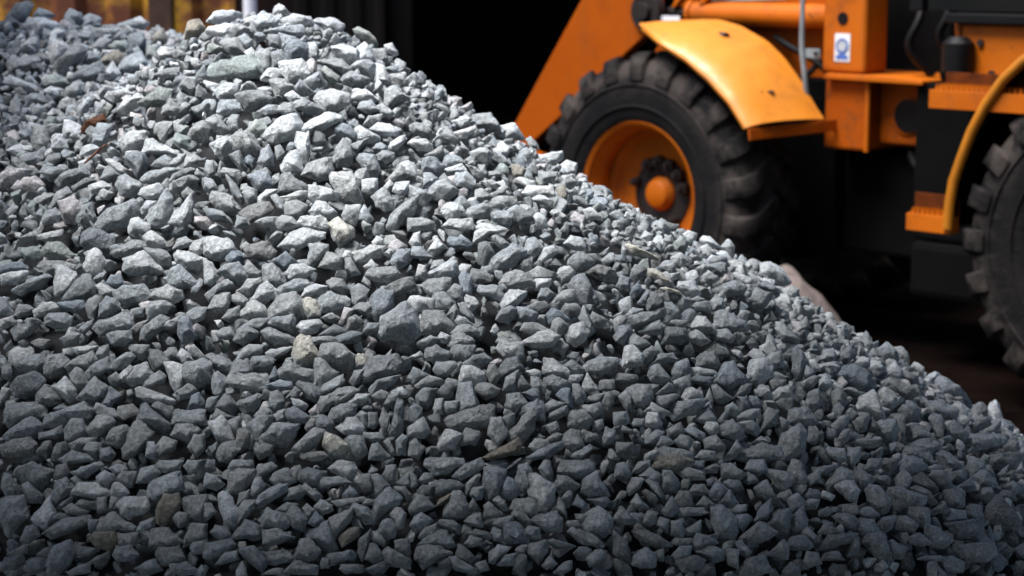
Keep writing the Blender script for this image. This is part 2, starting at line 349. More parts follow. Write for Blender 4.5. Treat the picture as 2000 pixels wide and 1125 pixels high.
LABELS = """big shield-shaped grey stone standing right of the cream-cornered block
greenish stone with a brown spot below the crest
huge mid-grey blocky stone standing upright, left of the olive-brown block
long flat-topped dark stone lying level low at mid heap
big dark stone near the bottom right corner
huge mid-grey long stone tilting right, right of the pinkish upright stone
huge blue-grey long stone tilting right, lower left of the big shield-shaped stone
huge mid-grey long stone lying level, below the bright split stone
huge mid-grey angular stone lying level, left of the small cream stone
huge mid-grey long stone lying level, lower left of the bright split stone
huge mid-grey angular stone left of the cream-cornered block
tall pale ridge-backed stone near the bottom of the heap
huge mid-grey long stone lying level, lower left of the big dark right-edge stone
huge mid-grey angular stone lying level, left of the olive-brown block
huge mid-grey angular stone tilting right, upper left of the olive-brown block
huge mid-grey angular stone lying level, right of the big shield-shaped stone
huge mid-grey blocky stone tilting left, right of the cream-cornered block
huge pale grey angular stone tilting right, above the white elbow-shaped pair
tall leaf-shaped grey stone standing low on the right slope
large block with a flat cream top corner at mid slope
huge mid-grey angular stone tilting right, lower left of the olive-brown block
huge mid-grey angular stone lower right of the tall pale ridge-backed stone
huge pale grey angular stone tilting left, above the cream-faced mid-slope stone
huge mid-grey long stone tilting right, upper right of the big shield-shaped stone
huge mid-grey angular stone lying level, left of the cream-edged lower stone
huge mid-grey angular stone tilting right, above the olive-brown block
huge blue-grey blocky stone standing upright, left of the tall pale ridge-backed stone
huge mid-grey angular stone tilting left, lower right of the brown flat stone
huge pale grey wedge-shaped stone lying level, upper right of the bright split stone
huge dark grey blocky stone lying level, lower left of the bright split stone
huge mid-grey long stone lying level, lower left of the cream-cornered block
speckled blue-grey triangular stone on the lower right slope
huge dark grey angular stone lying level, left of the big dark right-edge stone
huge dark grey long stone tilting left, above the olive-brown block
huge mid-grey wedge-shaped stone lying level, below the bright split stone
dark speckled blue-black stone on the right edge of the heap
large mid-grey blocky stone lying level, below the bright split stone
large mid-grey angular stone lying level, left of the big dark right-edge stone
large mid-grey long stone lying level, left of the tall leaf-shaped stone
nearest large mid-grey angular stone lying level, right of the bright split stone
large pale grey long stone lying level, left of the cream-faced mid-slope stone
large blue-grey angular stone tilting right, upper left of the big shield-shaped stone
large mid-grey angular stone standing upright, right of the pinkish upright stone
large dark grey angular stone lying level, lower right of the brown-spotted green stone
large mid-grey long stone tilting right, right of the long flat-topped stone
olive-brown mottled block low on the left of the heap
large mid-grey angular stone right of the olive-brown block
large mid-grey angular stone lying level, upper right of the tall pale ridge-backed stone
large mid-grey angular stone lying level, lower right of the white elbow-shaped pair
large pale grey blocky stone lying level, upper left of the small cream stone
large pale grey angular stone lying level, lower right of the square white stone
large mid-grey angular stone above the long flat-topped stone
large blue-grey angular stone tilting left, upper right of the tall leaf-shaped stone
large mid-grey wedge-shaped stone tilting right, upper right of the bright split stone
large dark grey blocky stone lying level, lower right of the pinkish upright stone
large mid-grey long stone lying level, right of the bright split stone
large pale grey angular stone right of the speckled blue-grey triangle
large blue-grey angular stone standing upright, upper left of the long purple-grey stone
large mid-grey angular stone tilting left, left of the white elbow-shaped pair
large mid-grey angular stone tilting right, lower right of the cream-edged lower stone
brown flat stone lying level low on the right
large pale grey angular stone standing upright, above the bright split stone
large mid-grey long stone lying level, left of the olive-brown block
large pale grey wedge-shaped stone upper right of the tall leaf-shaped stone
upper arm of the white elbow made by two long stones
large mid-grey long stone tilting right, right of the cream-faced mid-slope stone
large mid-grey long stone lying level, above the big dark right-edge stone
nearest large mid-grey long stone lying level, lower left of the speckled blue-grey triangle
large mid-grey angular stone lying level, above the speckled blue-grey triangle
large mid-grey blocky stone left of the tall pale ridge-backed stone
large pale grey blocky stone lying level, left of the olive-brown block
large mid-grey angular stone tilting left, lower right of the tall leaf-shaped stone
large pale grey blocky stone lying level, right of the bright split stone
large mid-grey wedge-shaped stone tilting left, below the cream-edged lower stone
large mid-grey angular stone lying level, lower left of the long flat-topped stone
large mid-grey angular stone lying level, lower right of the brown flat stone
large mid-grey angular stone lying level, left of the olive-brown block
cream-faced crushed stone with a blue-grey underside at mid slope
large mid-grey angular stone lying level, right of the small cream stone
large dark grey long stone tilting right, above the rust-brown stone
large mid-grey angular stone lying level, below the olive-brown block
large mid-grey wedge-shaped stone tilting right, lower left of the speckled blue-black stone
large mid-grey wedge-shaped stone standing upright, lower right of the cream-cornered block
large mid-grey long stone lying level, below the cream-cornered block
square white stone just below the crest
large mid-grey blocky stone lying level, above the olive-brown block
large pale grey angular stone tilting right, lower right of the rust-brown stone
nearest large mid-grey long stone lying level, lower left of the speckled blue-black stone
large mid-grey long stone lying level, lower right of the speckled blue-black stone
large mid-grey wedge-shaped stone upper left of the brown flat stone
large mid-grey angular stone lying level, upper right of the rust-brown stone
large mid-grey angular stone lying level, lower left of the tall pale ridge-backed stone
large mid-grey long stone lying level, lower left of the long purple-grey stone
large pale grey angular stone tilting right, right of the pinkish upright stone
large dark grey angular stone standing upright, left of the rust-brown stone
big pale stone on the skyline beside the brown dirt mound
large mid-grey angular stone lying level, lower left of the cream-edged lower stone
long purple-grey stone leaning right on the right slope
large dark grey long stone tilting left, below the brown flat stone
second large mid-grey angular stone lying level, right of the bright split stone
large mid-grey blocky stone tilting left, lower right of the tall leaf-shaped stone
large pale grey long stone standing upright, right of the olive-brown block
second large mid-grey angular stone below the bright split stone
large pale grey blocky stone lying level, upper left of the cream-faced mid-slope stone
large mid-grey angular stone tilting right, below the cream-edged lower stone
large mid-grey wedge-shaped stone tilting right, right of the olive-brown block
large mid-grey angular stone lying level, lower left of the bright split stone
large brownish angular stone lower left of the olive-brown block
large mid-grey long stone lying level, lower left of the tall leaf-shaped stone
large mid-grey wedge-shaped stone tilting left, upper right of the cream-faced mid-slope stone
large mid-grey angular stone tilting left, lower left of the white elbow-shaped pair
large mid-grey wedge-shaped stone right of the tall pale ridge-backed stone
second large mid-grey angular stone tilting left, upper left of the small cream stone
large mid-grey angular stone lying level, right of the big shield-shaped stone
large mid-grey angular stone lying level, below the tall pale ridge-backed stone
large dark grey blocky stone lying level, lower right of the long purple-grey stone
second large mid-grey long stone lying level, lower left of the speckled blue-black stone
nearest large mid-grey angular stone tilting left, upper left of the small cream stone
large pale grey long stone lying level, left of the long purple-grey stone
large blue-grey wedge-shaped stone lower left of the tall pale ridge-backed stone
pinkish upright stone with pointed foot at the left of the slope
large pale grey wedge-shaped stone lying level, upper left of the rust-brown stone
large dark grey angular stone lying level, upper left of the small cream stone
second large mid-grey long stone lying level, lower left of the speckled blue-grey triangle
large pale grey angular stone standing upright, left of the olive-brown block
large mid-grey angular stone lying level, lower right of the olive-brown block
large mid-grey angular stone right of the white elbow-shaped pair
large dark grey angular stone lying level, below the white elbow-shaped pair
large mid-grey angular stone lying level, above the tall leaf-shaped stone
nearest large mid-grey angular stone below the bright split stone
lower stone with a cream flat side near the bottom left
medium pale grey long stone lying level, left of the olive-brown block
medium mid-grey angular stone lying level, above the big shield-shaped stone
second medium mid-grey angular stone lower left of the speckled blue-black stone
medium mid-grey long stone tilting right, left of the cream-edged lower stone
medium mid-grey angular stone tilting right, upper left of the olive-brown block
medium greenish angular stone lying level, below the pinkish upright stone
medium pale grey angular stone lying level, right of the bright split stone
medium pale grey angular stone lower right of the bright split stone
medium mid-grey angular stone tilting left, left of the big dark right-edge stone
medium dark grey angular stone below the white elbow-shaped pair
second medium mid-grey angular stone upper left of the olive-brown block
medium mid-grey long stone tilting right, right of the bright split stone
medium mid-grey angular stone tilting left, right of the pinkish upright stone
medium mid-grey angular stone lying level, right of the cream-faced mid-slope stone
medium pale grey blocky stone lying level, above the long flat-topped stone
medium mid-grey angular stone below the cream-edged lower stone
medium mid-grey wedge-shaped stone below the tall leaf-shaped stone
medium dark grey long stone tilting right, above the rust-brown stone
medium pale grey blocky stone upper right of the bright split stone
second medium mid-grey angular stone upper right of the tall pale ridge-backed stone
medium mid-grey long stone lying level, lower left of the tall pale ridge-backed stone
medium pale grey angular stone standing upright, lower right of the bright split stone
medium pale grey blocky stone left of the white elbow-shaped pair
medium pale grey angular stone standing upright, upper left of the rust-brown stone
medium blue-grey angular stone above the square white stone
medium mid-grey angular stone lying level, below the olive-brown block
medium dark grey long stone lying level, below the tall leaf-shaped stone
medium dark grey blocky stone tilting left, lower left of the cream-edged lower stone
medium greenish long stone lying level, right of the rust-brown stone
second medium mid-grey angular stone right of the long flat-topped stone
second medium mid-grey wedge-shaped stone lying level, lower left of the speckled blue-black stone
nearest medium mid-grey angular stone lower left of the speckled blue-black stone
medium mid-grey long stone tilting left, left of the speckled blue-black stone
medium mid-grey long stone standing upright, right of the cream-edged lower stone
medium mid-grey long stone tilting right, upper left of the small cream stone
medium pale grey blocky stone standing upright, upper right of the olive-brown block
medium brownish long stone tilting right, lower right of the long flat-topped stone
medium mid-grey angular stone standing upright, upper left of the tall pale ridge-backed stone
medium mid-grey blocky stone lying level, left of the long purple-grey stone
medium pale grey wedge-shaped stone lying level, upper right of the big shield-shaped stone
medium mid-grey wedge-shaped stone below the bright split stone
medium mid-grey wedge-shaped stone lying level, lower left of the cream-edged lower stone
medium mid-grey long stone tilting left, below the speckled blue-black stone
lower arm of the white elbow made by two long stones
medium mid-grey wedge-shaped stone tilting right, lower right of the olive-brown block
medium dark grey angular stone tilting left, lower right of the rust-brown stone
medium mid-grey angular stone tilting right, left of the cream-edged lower stone
medium mid-grey blocky stone lying level, lower right of the big shield-shaped stone
medium mid-grey long stone lying level, upper left of the cream-cornered block
medium mid-grey long stone lying level, upper left of the rust-brown stone
medium mid-grey long stone lying level, lower left of the big pale skyline stone
nearest medium mid-grey angular stone upper left of the olive-brown block
medium mid-grey long stone tilting right, above the cream-edged lower stone
medium mid-grey long stone lying level, below the bright split stone
medium mid-grey wedge-shaped stone lying level, above the olive-brown block
medium mid-grey angular stone lying level, lower left of the tall leaf-shaped stone
medium pale grey long stone lying level, lower right of the cream-faced mid-slope stone
medium pale grey blocky stone left of the long purple-grey stone
medium mid-grey angular stone tilting right, lower left of the big pale skyline stone
medium mid-grey wedge-shaped stone lying level, below the speckled blue-grey triangle
medium mid-grey long stone lying level, above the bright split stone
medium mid-grey long stone tilting right, lower left of the bright split stone
nearest medium mid-grey angular stone upper right of the tall pale ridge-backed stone
nearest medium mid-grey angular stone lying level, upper right of the big shield-shaped stone
medium mid-grey long stone tilting left, lower right of the olive-brown block
medium mid-grey angular stone lying level, lower left of the tall pale ridge-backed stone
medium pale grey wedge-shaped stone below the white elbow-shaped pair
medium pale grey angular stone lying level, below the cream-edged lower stone
medium dark grey angular stone lying level, below the long flat-topped stone
medium mid-grey angular stone standing upright, right of the long flat-topped stone
medium pale grey angular stone lying level, left of the small cream stone
medium pinkish long stone tilting right, upper left of the pinkish upright stone
medium mid-grey angular stone tilting left, left of the cream-cornered block
medium mid-grey angular stone lower left of the brown-spotted green stone
medium mid-grey long stone tilting right, lower left of the cream-edged lower stone
medium mid-grey angular stone tilting left, left of the olive-brown block
medium pale grey angular stone tilting left, left of the speckled blue-black stone
medium pale grey angular stone tilting left, lower left of the long purple-grey stone
medium dark grey angular stone lying level, upper left of the long purple-grey stone
medium pale grey angular stone lying level, upper right of the long flat-topped stone
medium blue-grey blocky stone standing upright, left of the cream-cornered block
medium mid-grey blocky stone tilting right, lower right of the bright split stone
medium mid-grey wedge-shaped stone lying level, right of the olive-brown block
medium mid-grey long stone lying level, lower right of the olive-brown block
medium dark grey wedge-shaped stone upper right of the rust-brown stone
medium mid-grey angular stone tilting left, right of the cream-edged lower stone
medium dark grey long stone standing upright, right of the speckled blue-grey triangle
medium mid-grey angular stone upper right of the olive-brown block
medium pale grey long stone lying level, above the olive-brown block
medium pale grey long stone lying level, right of the rust-brown stone
medium pale grey angular stone lying level, upper right of the cream-edged lower stone
medium mid-grey long stone lying level, lower right of the pinkish upright stone
medium pale grey angular stone lying level, left of the cream-faced mid-slope stone
medium pale grey blocky stone tilting left, below the bright split stone
medium mid-grey long stone lying level, above the pinkish upright stone
medium mid-grey angular stone left of the row of cream slabs
medium mid-grey angular stone tilting right, left of the olive-brown block
medium pale grey angular stone lying level, lower left of the white crest stone
medium pale grey wedge-shaped stone tilting left, right of the square white stone
medium mid-grey angular stone tilting left, lower right of the cream-edged lower stone
medium mid-grey long stone tilting left, below the tall leaf-shaped stone
medium mid-grey angular stone left of the big dark right-edge stone
medium mid-grey wedge-shaped stone tilting left, lower left of the tall leaf-shaped stone
medium mid-grey blocky stone tilting left, upper right of the cream-faced mid-slope stone
medium mid-grey blocky stone lying level, lower left of the bright split stone
medium mid-grey angular stone lower right of the pinkish upright stone
medium mid-grey angular stone tilting left, upper right of the cream-faced mid-slope stone
medium mid-grey angular stone lying level, lower right of the big shield-shaped stone
medium pale grey angular stone below the long purple-grey stone
medium mid-grey wedge-shaped stone right of the square white stone
medium pale grey angular stone lying level, upper left of the cream-faced mid-slope stone
medium dark grey angular stone tilting right, upper right of the long flat-topped stone
medium mid-grey angular stone lying level, below the cream-faced mid-slope stone
medium blue-grey angular stone tilting left, lower left of the white elbow-shaped pair
medium mid-grey angular stone tilting left, lower left of the cream-edged lower stone
medium pale grey angular stone tilting left, lower right of the tall leaf-shaped stone
medium mid-grey angular stone tilting right, lower left of the cream-faced mid-slope stone
medium mid-grey long stone lying level, below the cream-edged lower stone
medium dark grey long stone tilting right, above the big shield-shaped stone
medium dark grey long stone tilting left, left of the big dark right-edge stone
medium dark grey angular stone tilting left, lower right of the bright split stone
medium pale grey wedge-shaped stone lower left of the long flat-topped stone
medium mid-grey wedge-shaped stone left of the big dark right-edge stone
medium mid-grey angular stone lying level, right of the bright split stone
nearest medium mid-grey angular stone lower right of the tall leaf-shaped stone
second medium mid-grey angular stone lower right of the tall leaf-shaped stone
medium pale grey wedge-shaped stone tilting right, right of the big shield-shaped stone
second medium mid-grey angular stone lying level, upper right of the big shield-shaped stone
medium mid-grey angular stone lying level, right of the tall pale ridge-backed stone
medium pale grey angular stone tilting right, left of the small cream stone
medium blue-grey wedge-shaped stone standing upright, below the tall leaf-shaped stone
medium mid-grey wedge-shaped stone lower left of the small cream stone
medium mid-grey angular stone tilting right, lower left of the cream-cornered block
nearest medium mid-grey wedge-shaped stone lying level, lower left of the speckled blue-black stone
second medium mid-grey angular stone below the brown flat stone
medium mid-grey angular stone lower left of the square white stone
medium mid-grey wedge-shaped stone tilting right, left of the small cream stone
medium blue-grey blocky stone upper right of the cream-faced mid-slope stone
medium mid-grey angular stone tilting right, lower right of the tall leaf-shaped stone
medium mid-grey angular stone right of the bright split stone
medium mid-grey long stone tilting left, lower right of the tall pale ridge-backed stone
medium dark grey angular stone lying level, below the brown flat stone
medium mid-grey long stone tilting right, below the long flat-topped stone
medium mid-grey wedge-shaped stone lying level, right of the square white stone
medium mid-grey angular stone below the tall pale ridge-backed stone
medium mid-grey long stone lying level, lower right of the rust-brown stone
medium dark grey angular stone standing upright, lower right of the tall pale ridge-backed stone
medium mid-grey angular stone upper right of the big shield-shaped stone
medium mid-grey angular stone tilting left, below the long purple-grey stone
nearest medium mid-grey angular stone right of the long flat-topped stone
medium mid-grey angular stone lying level, right of the long flat-topped stone
medium dark grey long stone tilting left, below the cream-cornered block
medium pale grey angular stone lying level, lower left of the brown-spotted green stone
medium pale grey long stone lying level, above the small cream stone
medium mid-grey long stone lying level, upper left of the olive-brown block
medium pale grey long stone lying level, upper right of the big shield-shaped stone
medium mid-grey angular stone lying level, right of the big shield-shaped stone
medium mid-grey angular stone lying level, above the cream-edged lower stone
medium mid-grey angular stone lying level, lower left of the olive-brown block
white pointed stone topping the crest
rust-brown stone in a dark gap of the left hollow
small cream stone standing upright among greys at mid slope
medium mid-grey angular stone lower left of the long flat-topped stone
medium dark grey angular stone lying level, upper left of the speckled blue-grey triangle
nearest medium mid-grey angular stone below the brown flat stone
medium mid-grey wedge-shaped stone lying level, left of the cream-cornered block
medium pale grey angular stone lying level, right of the cream-faced mid-slope stone
medium mid-grey wedge-shaped stone tilting right, upper left of the rust-brown stone
medium mid-grey angular stone lying level, below the brown-spotted green stone""".split('\n')
# tone, centre (1/2 mm), then the corners of the outline (1/5 mm) in the stone's own plane
STONES = (
(0,-425,6873,1986,-184,-77,-153,76,-35,156,53,196,149,122,165,-82,76,-162,-147,-139),
(4,-1201,8130,2886,-274,-88,-254,56,-166,91,124,139,226,54,261,-114),
(0,-1746,6220,1442,-116,35,-111,136,73,144,132,-48,47,-136,-29,-188,-86,-76),
(0,-151,6512,1710,-226,-4,-179,34,103,106,196,104,184,8,126,-68,-61,-103,-181,-72),
(2,1901,6902,1219,-148,58,-17,195,181,-30,105,-134,-75,-132,-136,-68),
(0,-1590,7409,2330,-206,-82,-124,60,28,124,110,157,183,112,176,-9,26,-117,-168,-137),
(3,-486,6680,1858,-180,-80,-141,9,-65,97,125,124,191,63,161,-26,-152,-149),
(0,-1616,6551,1713,-207,-5,-166,32,125,107,199,90,210,32,147,-34,-71,-106,-191,-83),
(0,-857,6930,2040,-178,-19,-51,122,66,141,144,68,143,-96,65,-116,-168,-91),
(0,-1791,6587,1710,-180,-67,-139,68,-11,93,174,78,186,-39,-115,-108),
(0,-1162,6661,1839,-135,19,-98,107,24,134,118,92,127,-47,62,-114,-13,-161,-125,-40),
(1,104,6279,1497,-101,9,-91,158,-37,167,104,52,109,-60,32,-169,-22,-168),
(0,1709,6549,1190,-187,15,-152,74,173,83,199,-17,76,-85,-161,-84),
(0,-1705,6348,1543,-172,-2,-113,90,-7,105,165,34,115,-77,45,-122,-72,-71),
(0,-1344,6422,1655,-110,-75,-77,57,-15,151,67,159,123,52,71,-80,-45,-162,-109,-142),
(0,-289,6896,1986,-150,-17,-103,115,25,134,176,-23,135,-94,-12,-112,-137,-79),
(0,-646,6724,1893,-155,5,-131,105,-83,124,31,102,159,10,134,-109,20,-117,-103,-65),
(1,-959,7758,2648,-211,-62,-124,39,-15,129,114,151,166,70,131,-89,23,-111,-105,-132),
(0,1070,6796,1539,-122,3,-82,85,62,177,124,94,93,-60,16,-161,-108,-129),
(6,-776,6740,1904,-107,-2,-83,108,-31,157,55,145,126,-36,112,-86,-31,-153,-97,-112),
(0,-1540,6024,1339,-105,-39,-60,103,76,138,114,52,91,-37,-16,-140,-84,-137),
(0,297,6209,1408,-135,-13,-86,78,16,141,128,29,105,-81,13,-117,-85,-97),
(1,-676,7501,2431,-159,121,-126,160,41,151,155,-140,69,-182,-53,-114),
(0,-33,7311,2165,-195,-85,-143,13,93,158,192,73,179,29,80,-68,-100,-136,-181,-118),
(0,-831,6410,1674,-167,-29,-76,74,6,101,161,87,142,21,60,-101,-49,-98,-149,-67),
(0,-1212,6232,1538,-139,-83,-115,27,-19,89,123,132,125,-35,-102,-130),
(3,-66,6291,1534,-91,-92,-76,122,33,138,114,90,73,-49,34,-150,-48,-148),
(0,757,6340,1373,-106,38,-91,132,1,141,97,45,107,-78,57,-143,-60,-114),
(1,-1458,7145,2172,-164,64,24,130,205,-69,-13,-107,-142,-52),
(2,-1805,6699,1791,-156,-18,-76,79,45,121,150,44,125,-55,-5,-101,-97,-108),
(0,-968,6630,1823,-187,-10,-164,59,-89,77,145,72,163,-57,60,-94,-98,-61),
(3,849,7041,1745,-163,-75,-120,19,-30,134,52,138,169,-38,94,-79,-40,-119),
(2,1707,6672,1239,-177,62,139,95,154,-12,85,-92,-108,-90),
(2,-1300,6487,1707,-125,20,-113,136,-59,144,145,-35,137,-121,9,-108,-111,-18),
(0,-1772,6521,1663,-175,-34,-46,68,34,129,147,34,130,-43,68,-80,-150,-83),
(3,2053,8435,1348,-147,134,-67,212,38,114,218,-95,206,-148,7,-140,-106,-83,-172,-40),
(0,-1783,6461,1615,-165,1,-59,83,85,93,142,29,126,-66,-27,-90,-117,-68),
(0,1481,6705,1351,-131,97,-23,107,171,14,173,-57,-84,-106,-141,-4),
(0,935,6698,1529,-238,-36,1,93,164,71,186,-29,39,-68,-135,-77),
(0,-1466,7016,2077,-168,21,-76,81,80,99,198,-7,82,-67,-54,-106,-152,-52),
(1,-832,7231,2261,-213,-64,-101,62,11,92,202,68,201,4,-52,-104),
(3,-504,6960,2051,-120,31,-15,133,113,110,120,-4,-30,-172,-97,-83),
(0,-1418,7393,2353,-114,-136,-97,16,43,207,106,135,88,-18,39,-138,-42,-169),
(2,-1105,7919,2760,-186,59,-88,105,86,93,184,22,173,-48,42,-105,-88,-116),
(0,40,6507,1673,-145,-80,-21,91,94,167,125,127,87,-8,-32,-159),
(5,-1193,6149,1482,-91,-104,-82,42,-31,118,83,115,103,19,61,-72,-43,-141),
(0,-1091,6139,1484,-112,81,-60,107,80,103,83,-107,13,-133,-57,-85),
(0,231,6399,1553,-158,-26,-116,78,106,73,157,-4,60,-97,-40,-76),
(0,-793,7573,2502,-172,-54,-116,56,-9,111,118,120,136,30,110,-92,-6,-113,-131,-77),
(1,-1157,7187,2229,-136,-37,-117,79,-57,110,74,97,154,-10,64,-114,-76,-91),
(1,-778,7988,2754,-162,17,-118,110,15,108,156,59,172,-36,57,-105,-77,-126),
(0,-167,6585,1764,-103,-119,-59,134,45,142,114,-74,38,-112),
(3,1453,7555,1618,-173,35,-129,104,-22,147,117,38,160,-103,32,-146,-106,-37),
(0,-1675,7076,2090,-157,-104,-83,51,-6,134,73,122,119,27,117,-78,0,-97),
(2,-1661,7300,2244,-143,-38,-121,70,-62,113,40,101,154,13,136,-74,16,-104,-96,-81),
(0,-1517,6894,1983,-184,-27,-118,32,64,100,160,77,152,-25,9,-73,-115,-100),
(1,986,7150,1741,-127,-34,-77,105,70,124,135,57,102,-61,-40,-144,-116,-78),
(3,279,7255,2055,-123,42,-23,160,50,170,83,38,83,-125,6,-200),
(0,-1106,7675,2593,-138,79,-75,124,31,128,95,54,137,-70,95,-149,-117,-57),
(0,-438,6173,1491,-111,-88,-69,38,31,145,127,42,99,-12,-90,-153),
(5,588,6533,1536,-180,-39,-117,57,36,84,183,23,121,-54,-13,-81),
(1,-1759,7135,2113,-80,-130,-85,135,-30,145,110,79,95,-59,-20,-162),
(0,-1539,6135,1418,-185,-49,-50,56,167,86,178,22,-11,-63,-105,-97),
(1,1458,7324,1559,-153,-35,-82,87,71,174,112,-121,96,-154,-135,-58),
(1,-822,7815,2665,-231,-86,-114,16,63,117,193,103,223,45,134,-11,-98,-111,-222,-121),
(0,-442,7437,2334,-153,-134,-116,-13,71,161,156,181,105,4,5,-104,-93,-168),
(0,2058,7484,1282,-196,-42,-101,73,77,94,214,69,104,-70,-140,-101),
(0,658,6803,1677,-167,-25,-118,45,11,73,179,91,164,20,81,-50,-109,-107),
(0,888,7395,1891,-151,9,-109,98,-41,124,160,12,171,-78,52,-92,-139,-70),
(0,-194,6187,1474,-113,-77,-65,59,-19,122,44,121,95,19,73,-99,-33,-97),
(1,-1318,6171,1481,-118,19,-84,73,100,82,125,-24,-18,-102,-98,-64),
(0,1323,6402,1263,-124,27,-78,104,34,110,69,86,102,-96,16,-135,-69,-40),
(1,-1265,7140,2186,-150,83,-91,114,148,25,148,-27,69,-121,-50,-77,-130,-2),
(0,-646,6036,1412,-120,-3,-102,68,38,117,112,-92,42,-116),
(0,-245,6329,1587,-146,-7,-131,67,160,52,168,5,84,-49,-53,-93),
(0,854,6181,1257,-148,-15,-81,58,65,95,155,-44,10,-71,-132,-61),
(0,-1366,6115,1435,-139,-32,-116,58,-13,96,165,-32,149,-67,-42,-62),
(6,-683,7282,2285,-120,73,-16,147,113,26,121,-60,-3,-144,-73,-89),
(0,-690,6954,2055,-137,-9,-92,73,-14,113,152,18,142,-33,34,-93,-103,-81),
(2,-2323,9722,2830,-204,-141,-175,-51,43,171,124,215,199,124,155,34,-63,-202),
(0,-1186,6037,1407,-110,-73,-97,78,33,84,156,-28,53,-69),
(0,1535,6932,1409,-171,-101,-12,120,77,108,187,21,-114,-133),
(0,-699,6653,1843,-78,-8,-68,131,-21,145,130,8,-12,-147,-73,-116),
(0,-797,6660,1847,-166,0,-53,107,154,4,153,-85,-147,-40),
(1,-952,8122,2874,-140,90,85,124,146,-33,64,-116,-70,-127,-132,6),
(0,-1164,6489,1718,-141,-47,-119,68,119,71,129,-55,38,-81),
(1,-1609,7838,2591,-153,10,-49,103,125,109,141,10,81,-83,-58,-129,-103,-94),
(0,1837,7733,1442,-188,-1,-156,94,36,90,200,-10,150,-105,-145,-51),
(0,1973,7564,1340,-194,-1,-58,91,222,51,176,-31,-20,-87,-183,-72),
(0,483,6791,1728,-111,57,-60,96,97,103,109,-9,44,-108,-74,-116),
(0,-1993,9814,2808,-196,-81,-126,71,75,190,194,-26,94,-116,-159,-135),
(0,-277,6014,1356,-126,-27,-89,61,77,74,162,10,-58,-100),
(0,337,6873,1824,-162,-34,-98,57,42,85,179,61,124,-20,-49,-108),
(1,-1324,7363,2345,-141,-82,-72,37,69,187,101,132,72,-63,12,-149),
(2,-2112,8257,2555,-111,50,-111,164,28,164,103,-13,105,-152,41,-202,-77,-64),
(1,1224,8513,1902,-180,-3,-133,104,-11,147,122,53,180,-99,84,-136,-105,-74),
(0,-818,6090,1459,-127,8,-43,96,87,47,130,-27,77,-80,-97,-56),
(0,530,7195,1945,-178,-20,-123,33,181,103,198,49,142,-4,-28,-76,-133,-117),
(2,478,6198,1360,-145,50,-78,114,0,67,182,-65,118,-92,-77,-43),
(0,-1293,7066,2130,-136,7,-73,100,6,114,144,-30,134,-82,-13,-89,-111,-46),
(0,1369,6647,1369,-111,73,-64,123,22,113,106,-18,79,-108,0,-138,-84,-8),
(1,-976,6123,1480,-83,130,-39,156,22,99,75,-30,67,-157,15,-137,-47,-63),
(0,-1542,6625,1781,-134,-48,1,135,114,34,79,-63,6,-110),
(1,-773,7444,2410,-148,-17,-114,93,-62,108,153,22,140,-65,57,-97,-67,-73),
(0,-598,6087,1444,-96,-89,-85,10,-67,55,119,121,99,22,-44,-135),
(0,-951,6237,1557,-91,-91,-78,76,-16,88,113,80,99,-4,-7,-111),
(0,-1806,6783,1853,-146,3,-73,62,59,99,127,27,101,-63,-11,-90,-106,-58),
(5,-1390,6066,1396,-126,12,-85,65,96,78,99,-21,42,-100,-63,-61),
(0,876,6322,1332,-155,-37,18,104,168,19,36,-57,-85,-94),
(0,-117,8531,2601,-190,2,-121,118,55,126,124,19,153,-179,73,-137),
(0,-1156,7391,2382,-133,41,-123,117,57,82,139,-60,108,-114,-4,-102,-86,-36),
(0,293,6346,1502,-108,-32,-90,62,32,121,122,-83,-42,-85),
(0,-1078,7077,2147,-159,19,-76,81,33,110,132,-27,53,-125,-26,-77),
(0,20,7210,2100,-165,-34,-88,62,27,104,106,59,162,-29,37,-81,-86,-79),
(0,131,6183,1422,-139,18,-75,62,60,88,102,23,90,-78,-27,-85),
(2,643,7157,1884,-131,-25,-81,92,113,78,132,-9,90,-83,-125,-79),
(0,1653,7189,1423,-184,-2,-58,74,91,82,184,2,78,-73,-130,-69),
(0,-929,7065,2140,-106,94,-7,124,101,18,111,-66,32,-121,-77,-73),
(1,109,6915,1917,-188,-27,-35,68,75,91,161,32,97,-49,-44,-87),
(3,12,6123,1398,-106,-50,-72,85,18,101,103,-9,101,-81,3,-79),
(7,-1815,7524,2340,-120,84,23,134,90,49,105,-29,48,-141,-47,-118),
(1,-2641,10413,2989,-209,3,-122,119,45,134,236,15,120,-100,-76,-148),
(2,-996,7174,2223,-159,25,-89,61,71,90,150,-12,100,-74,-100,-71),
(0,585,6566,1557,-194,6,-48,72,195,9,172,-50,-150,-44),
(1,-1628,6193,1443,-102,-30,27,154,85,18,28,-117,-51,-96),
(0,-998,5990,1390,-103,50,102,70,137,24,26,-70,-102,-75),
(0,-706,7676,2549,-108,-29,-71,61,19,162,100,58,107,-11,48,-111,-59,-121,-110,-86),
(2,-1026,7350,2356,-166,-6,-28,78,115,87,155,22,53,-74,-80,-94),
(0,1124,6962,1598,-131,-50,-99,76,64,95,141,-43,26,-94),
(0,-1713,6757,1853,-94,-3,-68,87,54,99,113,32,77,-57,-34,-114,-92,-73),
(6,-631,6371,1644,-96,4,-73,117,9,87,126,-20,52,-94,-38,-91),
(1,-1474,6251,1513,-155,-6,-100,66,50,62,159,-34,46,-77),
(0,-500,7098,2141,-160,-3,-109,70,91,71,159,-9,27,-96,-52,-69),
(0,1504,7177,1496,-100,57,-52,100,96,108,102,8,52,-123,-40,-109,-105,-53),
(0,-727,6385,1656,-128,-63,-46,39,46,118,127,82,81,-12,8,-76,-101,-116),
(0,-1491,6490,1686,-110,-35,-31,97,88,79,125,35,18,-87,-18,-105,-100,-74),
(4,-1819,7294,2201,-136,35,-88,88,23,93,159,-34,131,-77,0,-81,-123,-42),
(1,-1325,7004,2080,-149,-14,-96,57,-8,92,129,32,139,-41,41,-80,-105,-56),
